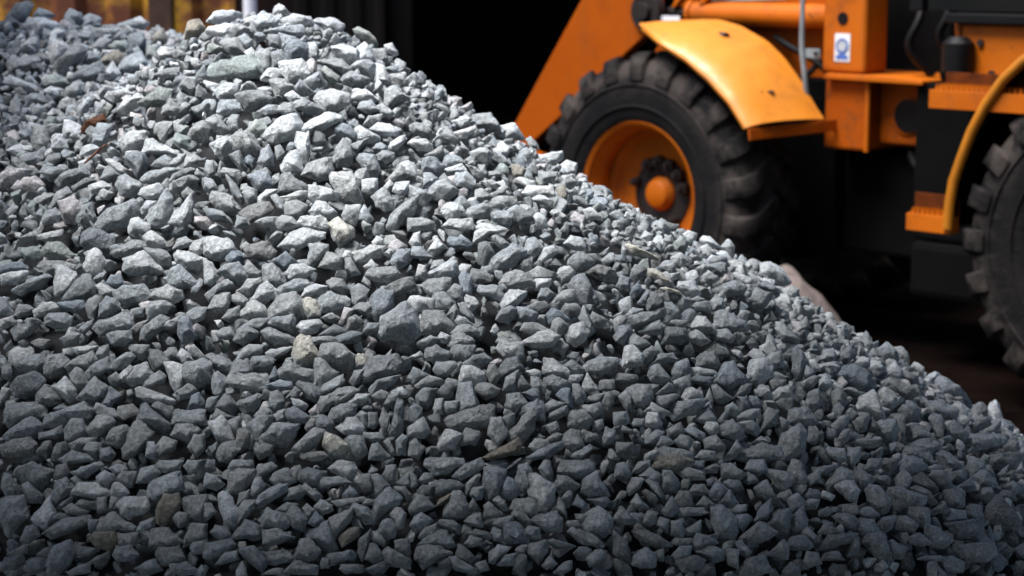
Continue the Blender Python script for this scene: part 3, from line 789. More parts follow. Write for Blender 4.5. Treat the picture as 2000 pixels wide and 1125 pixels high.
(1,-1375,6673,1833,-118,-52,-55,75,48,112,114,11,59,-77,-71,-93),
(0,1570,6547,1249,-102,24,-75,104,37,84,130,-16,37,-94,-58,-94),
(2,-900,7473,2445,-134,-84,-85,91,-43,123,152,-1,140,-66),
(0,-1579,6486,1670,-93,8,-41,93,50,100,97,31,81,-55,-36,-109,-82,-69),
(0,-1364,6865,1976,-116,-109,-98,12,64,121,141,78,55,-42,-59,-120),
(0,-1580,7563,2432,-116,7,-104,97,-37,119,125,17,137,-39,56,-106,-71,-83),
(0,-292,7653,2400,-131,-60,-119,32,-55,99,22,109,154,3,94,-76,-37,-96),
(1,-149,6680,1825,-108,-8,-72,91,-5,95,126,18,104,-51,27,-90,-105,-57),
(0,-692,5985,1380,-98,-37,-53,85,16,101,101,0,65,-70,-5,-94),
(0,967,6401,1355,-130,-42,-2,102,91,112,60,-99,-32,-90),
(2,-2194,9572,2778,-216,-118,-175,-30,-1,115,156,158,163,24,81,-94,-126,-120),
(1,-1648,7191,2174,-100,-57,-60,102,-1,128,60,101,92,4,65,-113,-24,-111),
(0,247,6600,1681,-103,42,-48,90,47,87,118,-3,76,-70,-21,-97,-94,-47),
(0,-250,6069,1393,-164,-38,-12,83,58,73,134,-46,80,-62),
(1,-1246,6662,1835,-96,117,64,93,74,-6,55,-124,-10,-142,-67,-3),
(1,-1203,7675,2586,-132,29,47,130,112,39,102,-40,-3,-129,-77,-84),
(1,-2409,9842,2870,-125,-63,-77,149,29,163,152,78,71,-111,-51,-200),
(3,-962,8270,2955,-113,19,-64,105,16,116,127,66,136,17,75,-81,-63,-122,-108,-104),
(0,-1157,5975,1368,-116,9,-75,61,70,66,124,-25,-3,-74,-55,-72),
(2,1165,6376,1291,-150,-42,-62,54,178,65,127,-12,-153,-90),
(2,-700,6248,1563,-107,-19,-97,69,-35,81,108,40,70,-98,-18,-68),
(4,-1549,8093,2760,-193,-59,10,110,158,86,120,-22,-10,-106,-159,-71),
(0,80,6591,1720,-136,-21,-105,37,40,102,94,42,87,-94,12,-83),
(0,1610,7082,1417,-165,-26,-98,82,96,68,145,-97,85,-85),
(0,1656,7487,1491,-134,15,-67,95,44,104,126,32,91,-83,-1,-115,-110,-44),
(0,1665,7725,1535,-162,70,-75,116,32,77,182,-47,57,-116,-100,-40),
(0,-414,6475,1710,-77,-144,2,200,48,171,43,-136),
(0,-853,7012,2101,-155,-50,-101,11,37,92,136,80,155,38,56,-43,-101,-103),
(1,-1044,6435,1687,-103,65,-3,121,43,62,107,-83,7,-105,-38,-80),
(5,-25,6412,1617,-205,-56,-46,26,104,99,140,70,118,-25,-142,-76),
(0,44,6324,1540,-76,-28,-43,112,30,120,72,34,49,-105,-24,-122),
(0,200,7164,2030,-146,-55,-117,9,-11,82,102,91,147,-7,-63,-99),
(1,-264,7167,2143,-189,-40,50,106,110,83,124,-46,-49,-80),
(0,-1714,6638,1762,-98,11,-31,107,34,96,122,-64,11,-81,-91,-68),
(0,-807,6026,1415,-96,66,34,62,163,-6,-88,-86),
(0,1744,7161,1370,-130,83,-83,121,36,80,140,-66,38,-119,-49,-73),
(1,-872,7680,2586,-84,53,-50,132,57,147,75,51,37,-163,-6,-185,-46,-106),
(0,-1079,6042,1421,-93,-104,-69,20,-35,91,86,70,87,-38),
(2,-1570,7688,2513,-132,60,-55,117,64,93,100,-9,73,-112,21,-157),
(0,-903,6443,1696,-99,18,-26,84,93,91,93,4,11,-89,-44,-126),
(0,-187,6780,1898,-120,2,-89,72,113,68,100,-43,21,-92,-83,-60),
(0,-884,6806,1950,-143,61,-66,90,144,-4,144,-65,-9,-72,-105,-20),
(0,-2547,9663,2824,-183,4,-162,63,136,104,187,44,145,-74,-152,-100),
(0,925,7722,1970,-196,-3,-75,52,90,94,170,20,123,-62,-14,-69,-149,-64),
(0,-1416,6441,1660,-97,3,-45,78,55,94,96,55,40,-96,-5,-104,-87,-45),
(0,-615,6500,1735,-126,-30,-84,36,55,82,129,61,100,-25,-11,-71,-103,-79),
(0,-1613,6750,1865,-154,-36,-71,32,87,103,127,17,53,-61,-88,-78),
(0,-1173,6434,1678,-120,-17,-75,68,61,74,116,15,35,-97,-92,-37),
(0,995,6600,1458,-124,46,-113,76,77,66,119,-14,28,-102,-46,-72),
(1,-569,7191,2209,-154,1,30,83,161,70,108,-3,15,-87,-105,-74),
(1,251,6997,1924,-113,7,-39,79,63,109,107,13,83,-49,-21,-109,-88,-66),
(0,1059,7794,1905,-144,-67,-8,132,154,66,8,-121,-93,-105),
(0,830,6762,1598,-110,39,12,108,67,57,117,-55,8,-94,-96,-42),
(0,-1812,7214,2152,-159,1,-121,54,19,63,190,18,162,-25,-86,-75),
(0,-1868,6945,1956,-121,-17,-23,74,82,97,132,60,77,-21,-26,-101,-84,-100),
(0,219,6505,1628,-114,14,-2,99,62,78,102,-49,6,-95,-85,-44),
(0,-295,7077,2097,-141,14,-70,65,121,72,128,-2,45,-64,-36,-104),
(0,-867,5952,1367,-131,69,-2,91,99,-37,64,-123,-54,-14),
(0,47,6222,1466,-131,-18,-79,54,21,71,101,51,89,-41,51,-86),
(1,-908,7583,2523,-113,-4,-64,74,42,134,116,-74,27,-95,-88,-82),
(1,-588,6284,1581,-134,21,-61,71,74,63,100,-3,53,-104,-45,-46),
(2,-230,6253,1529,-103,5,-61,64,56,67,144,0,71,-35,-47,-79,-100,-59),
(0,-53,6483,1673,-78,-28,-49,116,34,104,85,-31,7,-135),
(1,-984,6917,2030,-125,-40,-62,72,6,101,93,38,112,-64,-43,-77),
(7,-2156,7936,2421,-135,-144,-127,24,66,96,199,89,117,-1),
(0,-1082,6705,1873,-132,65,-76,94,47,51,122,-10,75,-98,-38,-66),
(0,-1318,7777,2638,-120,-20,-69,83,49,112,116,25,55,-112,-86,-77),
(0,-837,6178,1518,-133,-76,-84,5,66,92,128,81,119,17,-5,-52,-120,-108),
(0,-1777,6314,1505,-85,2,-53,123,1,93,93,-23,86,-88,-29,-84),
(1,1575,7516,1542,-105,73,-20,123,147,-4,-4,-127,-92,-55),
(1,161,6798,1832,-104,18,-80,94,-2,92,127,-27,114,-78,7,-75,-98,-43),
(2,372,7389,2094,-160,22,-40,98,114,40,106,-83,31,-104,-60,-46),
(1,-5,6838,1899,-124,8,-81,79,103,55,107,-58,67,-77,-68,-64),
(3,-1235,6847,1970,-73,99,23,117,100,-57,-34,-125,-72,-3),
(0,-1536,6717,1849,-128,-19,-36,48,66,106,124,4,22,-62,-90,-89),
(0,-898,6047,1431,-129,-60,-25,90,96,32,105,-49),
(0,-792,5957,1368,-124,44,65,55,141,-19,-22,-66,-90,-37),
(2,-2076,10264,2900,-107,-2,-81,142,94,156,130,75,86,-117,-114,-178),
(0,-552,6374,1643,-107,52,-52,89,48,77,92,-65,9,-110,-53,-34),
(2,1171,7354,1727,-76,-72,-36,140,41,149,88,24,11,-142,-45,-162),
(0,-1009,6349,1631,-96,-31,-51,71,57,87,102,1,21,-82,-69,-79),
(1,-1313,6583,1774,-145,73,-104,86,184,-33,157,-72,-65,-37,-130,4),
(1,-1487,7743,2572,-160,-43,-122,72,-58,94,205,-32,184,-66),
(1,-578,6445,1695,-120,-1,-37,79,46,77,118,-34,17,-80,-74,-49),
(0,-1513,7229,2223,-185,-41,13,74,124,78,155,8,6,-65,-144,-68),
(1,-790,7309,2316,-154,-8,-113,56,61,75,131,-1,109,-76,-33,-63),
(1,-1650,6652,1784,-113,35,-8,111,87,10,89,-49,34,-117,-51,-46),
(0,-1858,7746,2448,-151,-36,-71,56,121,91,168,21,22,-60,-104,-106),
(0,280,7422,2137,-127,-16,-69,72,18,116,117,2,79,-87,-37,-91),
(0,-1589,6275,1510,-90,-29,-36,81,35,93,108,12,-38,-114),
(1,-1129,8501,3079,-163,19,-29,96,64,83,156,18,121,-72,-99,-84),
(1,-748,8382,2934,-172,76,-53,100,118,47,130,-65,31,-126,-67,-50),
(0,-393,5987,1350,-105,43,-56,95,106,-8,103,-78,-60,-47),
(0,1066,6647,1464,-87,29,-42,129,14,109,89,-51,56,-121,-28,-91),
(0,1527,6634,1304,-100,17,-80,77,93,77,68,-64,25,-114,-65,-53),
(0,934,6516,1427,-110,57,6,111,124,-109,86,-109,-86,-21),
(0,-522,7487,2385,-117,35,-7,122,103,19,87,-81,1,-112,-69,-55),
(0,-1741,6950,1988,-119,32,-82,73,63,59,112,28,105,-65,-10,-73,-108,-30),
(0,-1736,7452,2321,-95,-19,-49,103,33,125,102,-31,33,-108,-61,-96),
(0,-596,7666,2512,-111,50,-86,106,64,92,96,-80,39,-135,-53,-65),
(0,-283,6755,1894,-117,-35,-77,64,1,83,133,11,74,-58,-22,-77),
(1,462,6964,1838,-92,-72,-51,94,20,113,94,28,78,-65,-64,-104),
(0,-523,8210,2753,-82,97,14,120,162,-18,-106,-134),
(1,-759,7369,2355,-135,-2,-62,84,21,94,121,-17,109,-82,27,-80,-85,-46),
(2,-5,6755,1848,-110,-28,-34,71,64,99,116,-23,-89,-99),
(0,-705,7135,2184,-135,-39,-43,97,106,42,104,-64,24,-78),
(3,-1027,7492,2462,-124,50,-25,93,58,81,120,-41,15,-106,-67,-61),
(0,-738,6098,1461,-90,25,-36,105,25,75,84,-17,48,-106,-30,-68),
(1,1257,6644,1405,-111,25,-49,85,47,85,92,-5,51,-105,-24,-85),
(0,-770,7169,2214,-76,-108,-68,82,22,102,102,69,91,5,19,-89,-41,-125),
(0,-702,5925,1340,-142,-28,-56,65,38,44,123,14,104,-55),
(2,-431,7047,2099,-135,2,-14,63,106,92,123,-2,-68,-104),
(2,1578,6862,1366,-168,7,13,99,75,35,131,-70,69,-90),
(2,-1319,6726,1878,-83,22,-74,101,11,89,106,-13,59,-81,-35,-99),
(1,-226,6420,1653,-89,-31,-31,101,106,42,38,-80,-81,-78),
(0,1705,6852,1303,-80,82,-9,92,87,59,88,-77,-3,-86,-90,-64),
(0,-1359,6944,2035,-105,6,-57,67,79,74,127,22,79,-39,-85,-97),
(0,1326,6733,1421,-88,71,-27,102,120,9,55,-72,-35,-102,-77,-31),
(0,1299,6477,1309,-98,-22,-63,76,67,77,96,-50,-28,-89),
(1,0,7095,2046,-116,-105,-101,1,-16,85,135,71,123,29,47,-55),
(0,-38,7598,2298,-133,48,-72,81,99,67,119,-37,24,-104,-91,-45),
(0,190,6332,1516,-103,-40,-62,81,38,61,135,-16,60,-52,-59,-69),
(1,-954,6989,2084,-119,-59,-40,74,28,104,107,30,77,-41,-1,-92),
(3,1039,6426,1351,-78,-52,-63,45,43,122,83,7,42,-61,-27,-118),
(0,-862,6863,1992,-131,-7,-117,43,67,81,96,30,76,-102),
(0,-955,6536,1759,-127,-16,-81,31,58,86,104,66,58,-69,-34,-77),
(0,1658,7300,1448,-108,58,-60,96,53,66,162,-61,22,-69,-105,-66),
(0,458,6111,1310,-93,-41,-81,32,10,90,79,39,83,-61,-33,-69),
(0,-997,8003,2810,-119,76,-52,99,35,86,132,2,30,-115,-57,-90),
(0,-1119,6955,2055,-118,-50,-40,72,86,100,86,7,47,-84,-40,-82),
(3,-337,7802,2486,-100,56,-30,101,57,88,116,4,51,-111,-35,-86,-108,-37),
(0,1232,6694,1437,-124,-82,-68,28,24,99,108,58,92,-22,-28,-83),
(0,-1551,6970,2034,-88,-86,-80,37,-23,98,55,76,115,-18,19,-78),
(0,258,6145,1372,-147,61,-101,97,152,-43,105,-88,-26,-40),
(2,624,6134,1286,-120,25,43,69,112,23,91,-41,-71,-67),
(0,-154,6323,1572,-133,-59,-31,51,97,86,123,20,21,-43,-71,-88),
(0,-703,8185,2828,-158,-13,-119,47,0,100,163,-6,100,-66,-5,-88),
(0,90,6081,1355,-93,-1,-65,53,77,82,84,15,0,-110,-51,-55),
(0,-1458,7584,2477,-171,-50,-131,17,46,61,182,77,193,49,69,-29,-76,-84),
(2,378,6142,1346,-51,128,61,44,64,-83,-8,-100,-59,-54),
(0,-266,7006,2050,-91,20,-64,93,15,91,111,-15,68,-87,-79,-64),
(0,566,6917,1776,-96,11,-61,83,1,118,117,-65,6,-94,-79,-41),
(0,15,6607,1746,-95,-28,-72,69,33,87,105,-13,16,-99),
(0,167,6728,1787,-113,-28,-99,52,-30,80,130,7,118,-43,-9,-70),
(2,-738,6583,1795,-123,58,-85,86,-1,75,110,-15,63,-102,-11,-71),
(1,-1231,7988,2794,-129,16,-20,86,112,74,124,-9,16,-91,-94,-79),
(1,-831,7086,2155,-128,-6,-68,56,41,70,150,21,80,-40,-39,-75,-98,-58),
(0,-1551,6383,1597,-146,-5,-40,67,141,5,169,-33,-109,-44),
(1,-215,7467,2287,-171,-20,-88,56,113,63,134,-16,116,-60,-63,-56),
(0,-193,6835,1933,-110,-3,-69,57,20,91,113,-7,92,-68,-102,-54),
(0,-621,6569,1784,-119,6,-39,53,82,71,133,31,54,-36,-58,-92),
(0,-1312,6004,1367,-95,-11,-67,59,44,65,107,-17,23,-68,-54,-57),
(1,-1075,8672,3116,-89,-19,-73,58,-17,100,111,-34,98,-62,-33,-68),
(8,-1845,8130,2640,-122,-99,-98,10,-22,60,88,109,128,36,44,-50,-54,-93),
(6,-766,6926,2038,-76,78,-42,98,46,76,84,-68,16,-87,-43,-97),
(0,-320,6180,1484,-90,-32,-34,77,28,84,115,-18,-73,-87),
(2,772,7088,1800,-113,-53,-96,32,-31,84,61,82,111,-47,68,-78),
(0,568,6449,1490,-79,-32,-43,93,31,91,98,-25,11,-81,-55,-90),
(0,-1005,6818,1956,-95,-43,-76,47,1,96,125,3,-18,-95),
(1,-247,7545,2334,-109,28,-41,94,85,57,132,-34,-32,-93,-103,-40),
(0,-2818,10692,3068,-173,-106,-60,119,140,144,160,92,45,-143,-110,-124),
(0,-1209,7890,2732,-120,-59,-84,80,68,80,135,-37,16,-83),
(1,-351,6981,2048,-109,7,-87,69,-8,73,109,35,97,-59,-52,-77),
(0,-802,6244,1562,-106,-6,-56,57,42,78,103,-31,50,-66,-66,-54),
(0,1869,7543,1391,-66,90,7,136,113,-31,47,-100,-93,-86),
(2,-927,6701,1874,-114,6,-81,55,33,67,118,31,52,-77,-71,-55),
(0,1679,6962,1349,-114,30,-66,83,36,92,85,6,83,-80,8,-110),
(0,-875,7364,2363,-91,-42,-84,77,23,86,110,30,51,-88,0,-98),
(0,-466,6237,1540,-72,81,0,98,88,-6,32,-88,-39,-95),
(2,-131,6750,1870,-109,-12,-54,57,62,75,127,13,8,-75,-97,-63),
(0,987,6883,1612,-118,-137,-10,110,97,88,67,-36),
(0,-1780,7998,2608,-92,-78,-51,113,96,102,71,-18,34,-125,-68,-102),
(0,-1387,7173,2199,-137,76,-92,91,38,62,98,-2,89,-97,9,-96),
(0,-46,7709,2347,-177,-7,-42,60,143,57,159,-14,70,-47,-105,-67),
(0,-514,6129,1466,-91,50,-64,85,41,55,100,-65,12,-80,-58,-33),
(0,1152,7605,1808,-118,61,-76,118,10,92,131,-64,101,-110,-49,-70),
(0,-648,7373,2342,-89,-11,-50,97,84,84,69,-47,15,-122,-65,-66),
(1,-1679,8144,2727,-143,-89,-94,8,46,118,153,58,69,-27,-50,-113),
(0,-1483,6837,1945,-117,26,-79,56,92,62,103,-19,27,-78,-68,-56),
(0,-1077,6620,1813,-67,-1,-49,87,-12,116,72,35,63,-43,8,-120,-48,-70),
(0,-315,6118,1437,-86,-23,-49,58,14,83,100,18,36,-62,-52,-78),
(0,-334,6450,1685,-86,20,36,104,89,-21,42,-77,-87,-56),
(3,122,6435,1604,-160,-41,-74,15,133,87,140,39,25,-45,-96,-71),
(1,-989,8552,3077,-183,23,-39,74,136,47,178,-19,69,-70,-118,-56),
(0,-141,7586,2322,-141,-57,-93,34,61,88,133,52,95,-39,-58,-81),
(1,-651,8100,2765,-149,-21,-96,74,30,84,166,-51,107,-74,-50,-59),
(0,-784,8252,2893,-180,46,-28,93,72,42,157,-45,60,-105,-93,-17),
(0,1901,7166,1293,-107,24,-25,90,48,89,111,-45,54,-77,-70,-76),
(0,-385,7575,2392,-89,112,15,76,116,-6,55,-118,-37,-59,-97,-12),
(0,-1893,7154,2091,-173,-49,-9,44,128,96,169,63,73,-10,-82,-93),
(1,-2484,9382,2731,-207,32,-131,103,-18,87,156,-16,211,-104,42,-87),
(0,-1881,7619,2372,-109,-79,-33,69,48,126,116,57,18,-80,-85,-124),
(1,115,7899,2369,-181,-14,-108,57,137,53,152,-44,-29,-65),
(0,700,6195,1303,-127,15,-34,70,98,23,93,-51,2,-69),
(0,-1348,7509,2446,-124,-68,-110,10,76,97,139,41,47,-47,-66,-90),
(2,-1039,6535,1755,-101,-17,-23,98,23,87,79,-2,61,-98,-32,-57),
(1,-1986,7221,2106,-121,32,-2,58,133,61,112,-14,34,-56,-95,-75),
(0,-661,8329,2872,-149,15,-67,76,51,93,111,48,65,-124,-35,-73),
(7,-2055,7818,2409,-153,-47,-64,70,44,82,148,-13,55,-71),
(3,-776,6483,1724,-95,7,-76,74,-21,83,103,-7,89,-64,-21,-71),
(0,-312,6575,1773,-86,20,-15,77,88,76,68,-22,1,-98,-64,-68),
(0,-588,6995,2080,-68,63,-9,98,89,50,68,-54,-41,-104,-70,-72),
(0,-2450,10774,2998,-191,-132,-94,43,14,165,168,58,132,-47,-17,-116),
(1,-84,7486,2261,-156,17,-101,61,68,47,170,0,103,-56,-86,-52),
(0,589,7008,1821,-167,-83,-57,51,85,69,160,-6),
(0,-79,7104,2069,-124,11,-101,64,60,66,110,-36,72,-88,-47,-49),
(0,-94,6633,1785,-106,-5,-66,63,19,71,112,10,72,-48,-14,-81),
(1,-1335,8648,3091,-179,-54,-106,55,61,76,186,42,133,-26,-7,-81),
(0,-394,8040,2617,-129,60,-58,94,64,55,134,-42,82,-101,-28,-63,-114,-12),
(0,85,7435,2193,-92,-71,-51,97,23,107,111,-19,1,-101),
(0,-1244,8292,2971,-132,47,-36,96,32,96,139,-76,-42,-88),
(2,-1613,6981,2034,-69,12,-41,84,26,109,75,82,48,-32,12,-134,-47,-92),
(0,2149,8277,1288,-136,-77,-99,13,46,140,112,45,104,-46,-45,-106),
(3,-1004,6683,1860,-106,-77,-45,71,49,83,105,-42),
(1,-546,7929,2635,-156,2,-60,82,49,56,156,-5,83,-74,-50,-59),
(3,-440,7194,2191,-96,-38,-74,26,-11,89,91,87,65,-52,-38,-104),
(3,-10,6271,1512,-74,-5,-7,100,37,86,79,-17,23,-81,-67,-70),
(1,-668,8474,2929,-77,79,1,142,84,26,105,-101,-96,-85),
(0,-476,6615,1813,-118,-46,-51,41,147,83,99,10,4,-48,-90,-95),
(1,-1474,7502,2417,-123,-23,-88,43,56,87,110,20,80,-58,-33,-79),
(0,1229,6482,1333,-124,42,-67,62,45,57,106,-6,54,-84,-46,-45),
(1,766,7286,1901,-134,-19,-40,89,22,87,125,-47,101,-79,-43,-54),
(0,1782,7503,1429,-76,74,-43,114,56,113,71,36,23,-172,-50,-78),
(0,33,7649,2300,-124,46,-23,102,91,19,129,-52,-25,-95),
(0,-1101,5924,1339,-105,44,22,57,125,-34,7,-56,-78,-27),
(0,-1092,8174,2917,-89,85,-21,133,68,72,65,-122,-24,-133),
(2,-110,7318,2187,-73,-61,-48,104,25,113,91,-9,-9,-128),
(0,-1355,6275,1549,-91,5,-39,69,76,66,53,-64,-9,-90),
(0,-1509,6330,1565,-122,-8,-43,37,99,70,122,41,4,-68,-58,-66),
(1,-1175,7081,2147,-54,132,5,100,94,-17,5,-109,-54,-98),
(0,1715,8274,1568,-121,42,14,136,123,-58,37,-120,-84,-50),
(5,-1473,8643,3035,-89,-107,-89,81,28,122,116,15,68,-93),
(1,-769,6851,1983,-123,-8,-65,52,80,60,118,19,60,-52,-37,-70),
(0,809,6566,1491,-92,-22,-77,66,-1,76,117,-14,66,-63,-38,-62),
(0,1030,6327,1297,-98,-49,-74,46,37,74,105,-20,57,-58),
(0,-372,7401,2295,-106,57,20,66,127,19,107,-58,-111,-53),
(1,-848,8689,3057,-172,42,-94,76,53,74,152,-3,116,-84,-66,-68),
(0,-1012,7019,2106,-116,-36,-23,66,95,85,105,33,-14,-100),
(0,-1609,6685,1816,-77,43,-22,96,25,80,93,-40,-9,-97,-66,-26),
(1,-1420,7249,2251,-99,39,-34,92,118,4,79,-60,-11,-80,-82,-36),
(0,-671,7023,2104,-109,38,-54,79,44,67,92,-27,72,-99,-66,-35),
(2,-152,6440,1657,-104,-28,-23,76,115,35,38,-59,-63,-66),
(0,-1452,6738,1874,-100,-26,-17,62,68,90,106,39,32,-49,-71,-96),
(2,-962,6398,1665,-56,-47,-48,76,25,103,61,54,43,-69,-20,-115),
(0,-427,6084,1425,-83,-13,-37,67,25,83,72,19,56,-62,-23,-77),
(0,56,7027,1994,-92,-42,-76,73,14,72,111,17,77,-56,-24,-75),
(0,-918,6123,1482,-69,-120,-60,-21,-16,87,80,75,71,12,-16,-86),
(0,-971,6859,1987,-172,-41,-28,48,117,65,117,4,40,-55),
(2,-619,6804,1949,-140,-7,23,66,129,39,80,-41,-92,-58),
(2,-515,6239,1546,-87,9,-28,73,44,89,68,-69,-13,-85),
(0,-981,6746,1906,-130,-80,-74,9,-7,67,116,65,97,-5,-17,-62),
(1,-590,8345,2843,-91,-70,-59,116,47,114,79,-23,80,-123),
(2,617,6387,1439,-90,-1,-30,75,53,74,83,-51,-39,-77),
(0,-1692,6280,1495,-84,69,-36,96,92,-20,76,-75,-39,-62),
(5,-2116,9860,2838,-164,-35,-36,101,58,115,146,21,86,-85,-75,-98),
(1,178,8675,2434,-184,29,-23,64,146,71,155,-11,52,-76,-101,-70),
(1,-1956,8196,2611,-83,-52,-86,97,-17,104,93,36,108,-63,-43,-101),
(2,414,6528,1587,-83,-35,-67,72,65,59,88,-19,18,-85),
(0,-1220,5941,1338,-116,-3,-33,39,43,72,105,-27,-47,-57),
(0,-1234,6384,1640,-77,5,-24,79,85,48,76,-28,-58,-90),
(0,-199,7794,2431,-103,-3,-75,79,25,88,107,4,90,-66,11,-88,-85,-50),
(0,-1121,6382,1647,-74,-21,-30,82,52,90,62,-34,-10,-108),
(3,746,6456,1444,-83,-8,9,107,87,19,5,-95,-49,-76),
(3,910,6624,1496,-108,-15,-56,64,59,64,100,-36,2,-75),
(0,-1009,8422,3037,-258,-9,-71,41,126,64,168,-24,85,-61,-98,-35),
(1,-1803,7010,2018,-102,-12,-23,70,46,69,135,25,-18,-76,-86,-74),
(0,1318,7230,1608,-74,63,-3,116,54,70,81,-41,19,-106,-53,-93),
(2,-1703,6042,1322,-97,-39,-66,41,70,62,90,-11,15,-61),
(4,-2324,9428,2743,-144,2,-79,89,23,102,172,-46,56,-88,-120,-56),
(0,753,6673,1570,-93,37,26,86,104,-35,25,-74,-79,-43),
(0,-1284,6284,1565,-89,-71,-56,50,50,70,105,8,0,-64),
(0,951,6273,1286,-128,-33,33,89,77,52,60,-70),
(0,1058,7278,1760,-139,-26,-21,71,76,90,89,-65,-7,-73),
(0,1197,7117,1631,-88,-62,-41,77,56,108,82,-23,-21,-107),
(0,-172,6882,1960,-146,-24,-76,47,23,66,128,-8,96,-59),
(3,-1017,7604,2544,-80,-42,-42,81,22,136,73,1,62,-77,-33,-109),
(0,-1212,6310,1590,-111,-10,-85,46,112,40,86,-34,-29,-59),
(0,-252,6700,1854,-93,-14,-63,60,90,57,98,13,30,-66,-47,-74),
(0,670,6234,1333,-91,-34,-39,77,40,48,127,-8,-57,-71),
(1,-1500,7334,2298,-95,-14,-66,62,4,88,98,16,89,-60,-73,-68),
(5,-558,6048,1413,-82,1,-2,70,76,58,83,-5,-50,-89),
(0,87,6964,1952,-129,-15,-86,57,43,54,148,-31,7,-60),
(1,1069,7075,1671,-110,-12,-36,61,79,81,97,-38,-18,-67,-90,-66),
(2,-1963,7843,2456,-135,5,-85,64,134,51,86,-43,-8,-90),
(1,-762,7003,2092,-110,-45,-90,27,9,67,117,44,77,-38,-31,-67),
(0,-1432,6285,1545,-77,25,-17,79,55,49,84,-17,14,-80,-67,-41),
(2,-1621,6016,1319,-78,17,-37,60,65,56,77,-34,-49,-73),
(0,652,6507,1501,-130,27,-1,64,108,4,115,-45,-46,-52),
(3,-19,7000,1998,-102,-39,-48,54,23,89,91,51,68,-22,14,-94),
(0,-859,6548,1768,-56,77,19,95,74,-4,56,-52,-9,-99,-56,-59),
(0,-1323,6649,1821,-105,-57,-78,11,42,82,108,36,71,-22,-59,-78),
(0,1778,6816,1255,-92,1,-72,73,47,72,84,-12,42,-105,-49,-41),
(0,-1133,7011,2096,-114,-37,-16,44,72,104,121,41,-75,-110),
(1,1029,8030,1956,-158,72,-72,94,137,-1,126,-64,14,-97,-89,-6),
(0,-473,6350,1622,-82,-49,-53,72,-7,85,109,-35,36,-61),
(0,1390,7135,1542,-86,42,-8,84,95,71,44,-70,-24,-112,-74,-24),
(0,1458,6555,1296,-91,-30,-53,79,22,69,99,-20,37,-79),
(0,-1313,6053,1400,-77,54,78,50,64,-48,4,-64,-65,-45),
(0,1675,6732,1277,-99,22,-35,63,109,41,99,-31,-82,-70),
(2,1769,8006,1517,-101,42,-77,110,98,36,103,-65,26,-100,-82,-47),
(4,-1073,7753,2650,-117,-22,-10,91,33,91,107,10,53,-69,-43,-80),
(0,-1205,6909,2017,-113,-1,-16,58,90,76,80,-26,-35,-84),
(1,-1593,8549,2921,-124,-13,-42,105,85,66,112,-51,-15,-104),
(0,-1243,7792,2662,-117,50,-32,107,12,72,121,-54,58,-100,-40,-54),
(0,123,7287,2113,-112,27,-37,81,144,-10,100,-53,-96,-50),
(0,642,6348,1408,-142,-9,-84,38,100,35,152,-13,86,-31,-107,-38),
(0,-625,6239,1552,-118,31,39,46,163,-22,-97,-43),
(0,-476,7659,2467,-129,-57,-94,-13,22,110,113,17,76,-39,-45,-82),
(0,-1546,6434,1636,-104,11,4,56,113,44,96,-4,-20,-67,-84,-46),
(1,-1332,8500,3037,-158,-19,-114,32,48,71,156,59,81,-57,-83,-71),
(0,1242,6821,1491,-102,27,-69,68,68,57,87,-47,15,-87,-68,-25),
(2,-2811,10467,2991,-153,-9,-33,142,167,-12,166,-62,-85,-102),
(0,435,7073,1909,-77,-15,-51,69,71,83,87,13,-2,-101,-70,-68),
(4,-1930,7325,2187,-106,1,-89,56,23,66,106,21,90,-55,-52,-65),
(0,-2159,8974,2651,-124,-20,-80,66,65,108,121,-7,53,-92,-95,-77),
(0,-901,7300,2317,-110,15,-39,73,53,56,123,-31,31,-62,-60,-61),
(0,-1893,7518,2312,-98,-31,-61,59,31,86,108,13,50,-66,-64,-76),
(1,-4,8746,2551,-129,74,33,110,89,-2,134,-100,-8,-94,-87,-37),
(0,180,7005,1948,-76,-29,-50,65,12,95,97,20,32,-63,-40,-103),
(0,651,6912,1744,-88,14,-10,65,81,84,84,-9,-21,-90,-78,-58),
(0,640,7293,1955,-67,88,17,97,90,-36,65,-80,-40,-88,-73,11),
(1,731,7514,2012,-124,14,-63,70,67,67,107,-60,7,-80,-75,-32),
(3,777,6438,1425,-93,-43,-30,72,36,81,85,-25,17,-73),
(0,586,6811,1706,-102,-23,-74,38,55,66,123,44,59,-26,-33,-85),
(1,-118,7438,2246,-119,-89,-70,33,6,77,162,40,-67,-90),
(3,-890,7128,2187,-104,-2,11,96,100,6,-1,-98),
(3,-180,7123,2101,-60,65,-7,128,51,74,42,-118,-28,-117),
(0,-657,6613,1814,-94,-58,-79,10,80,91,99,27,42,-31,-70,-88),
(2,-124,7180,2120,-97,-18,-72,73,-1,71,112,-1,94,-54,-48,-62),
(1,-622,7839,2618,-108,67,-52,95,127,-19,135,-54,24,-75,-83,-38),
(0,806,6928,1700,-84,86,-33,96,117,-31,13,-81,-46,-70),
(3,-711,7820,2638,-120,53,-10,75,64,50,108,-32,89,-89,-93,-28),
(2,-468,5996,1366,-71,-38,-25,85,27,74,76,-34,-12,-75),
(0,-888,6204,1535,-67,-77,-18,87,26,100,66,20,35,-53,-36,-96),
(0,734,6793,1647,-90,-25,-56,56,25,85,87,-7,73,-58,-44,-66),
(0,399,6436,1532,-77,-51,-51,63,24,81,84,-16,34,-72),
(0,1573,6783,1342,-116,65,-68,96,53,32,98,-82,36,-102),
(3,-1996,7275,2136,-129,4,-40,46,70,56,154,-10,35,-41,-126,-50),
(0,1389,6413,1250,-83,61,-17,81,80,14,45,-82,-28,-73),
(3,173,7059,1981,-92,16,-38,79,51,56,116,-41,-67,-69),
(1,-131,8069,2509,-120,29,1,100,107,11,49,-110,-81,-33),
(0,1888,7251,1320,-76,36,-37,86,76,68,82,-33,-55,-110),
(2,-1406,8092,2814,-101,-11,-60,85,63,85,81,-70,16,-106),
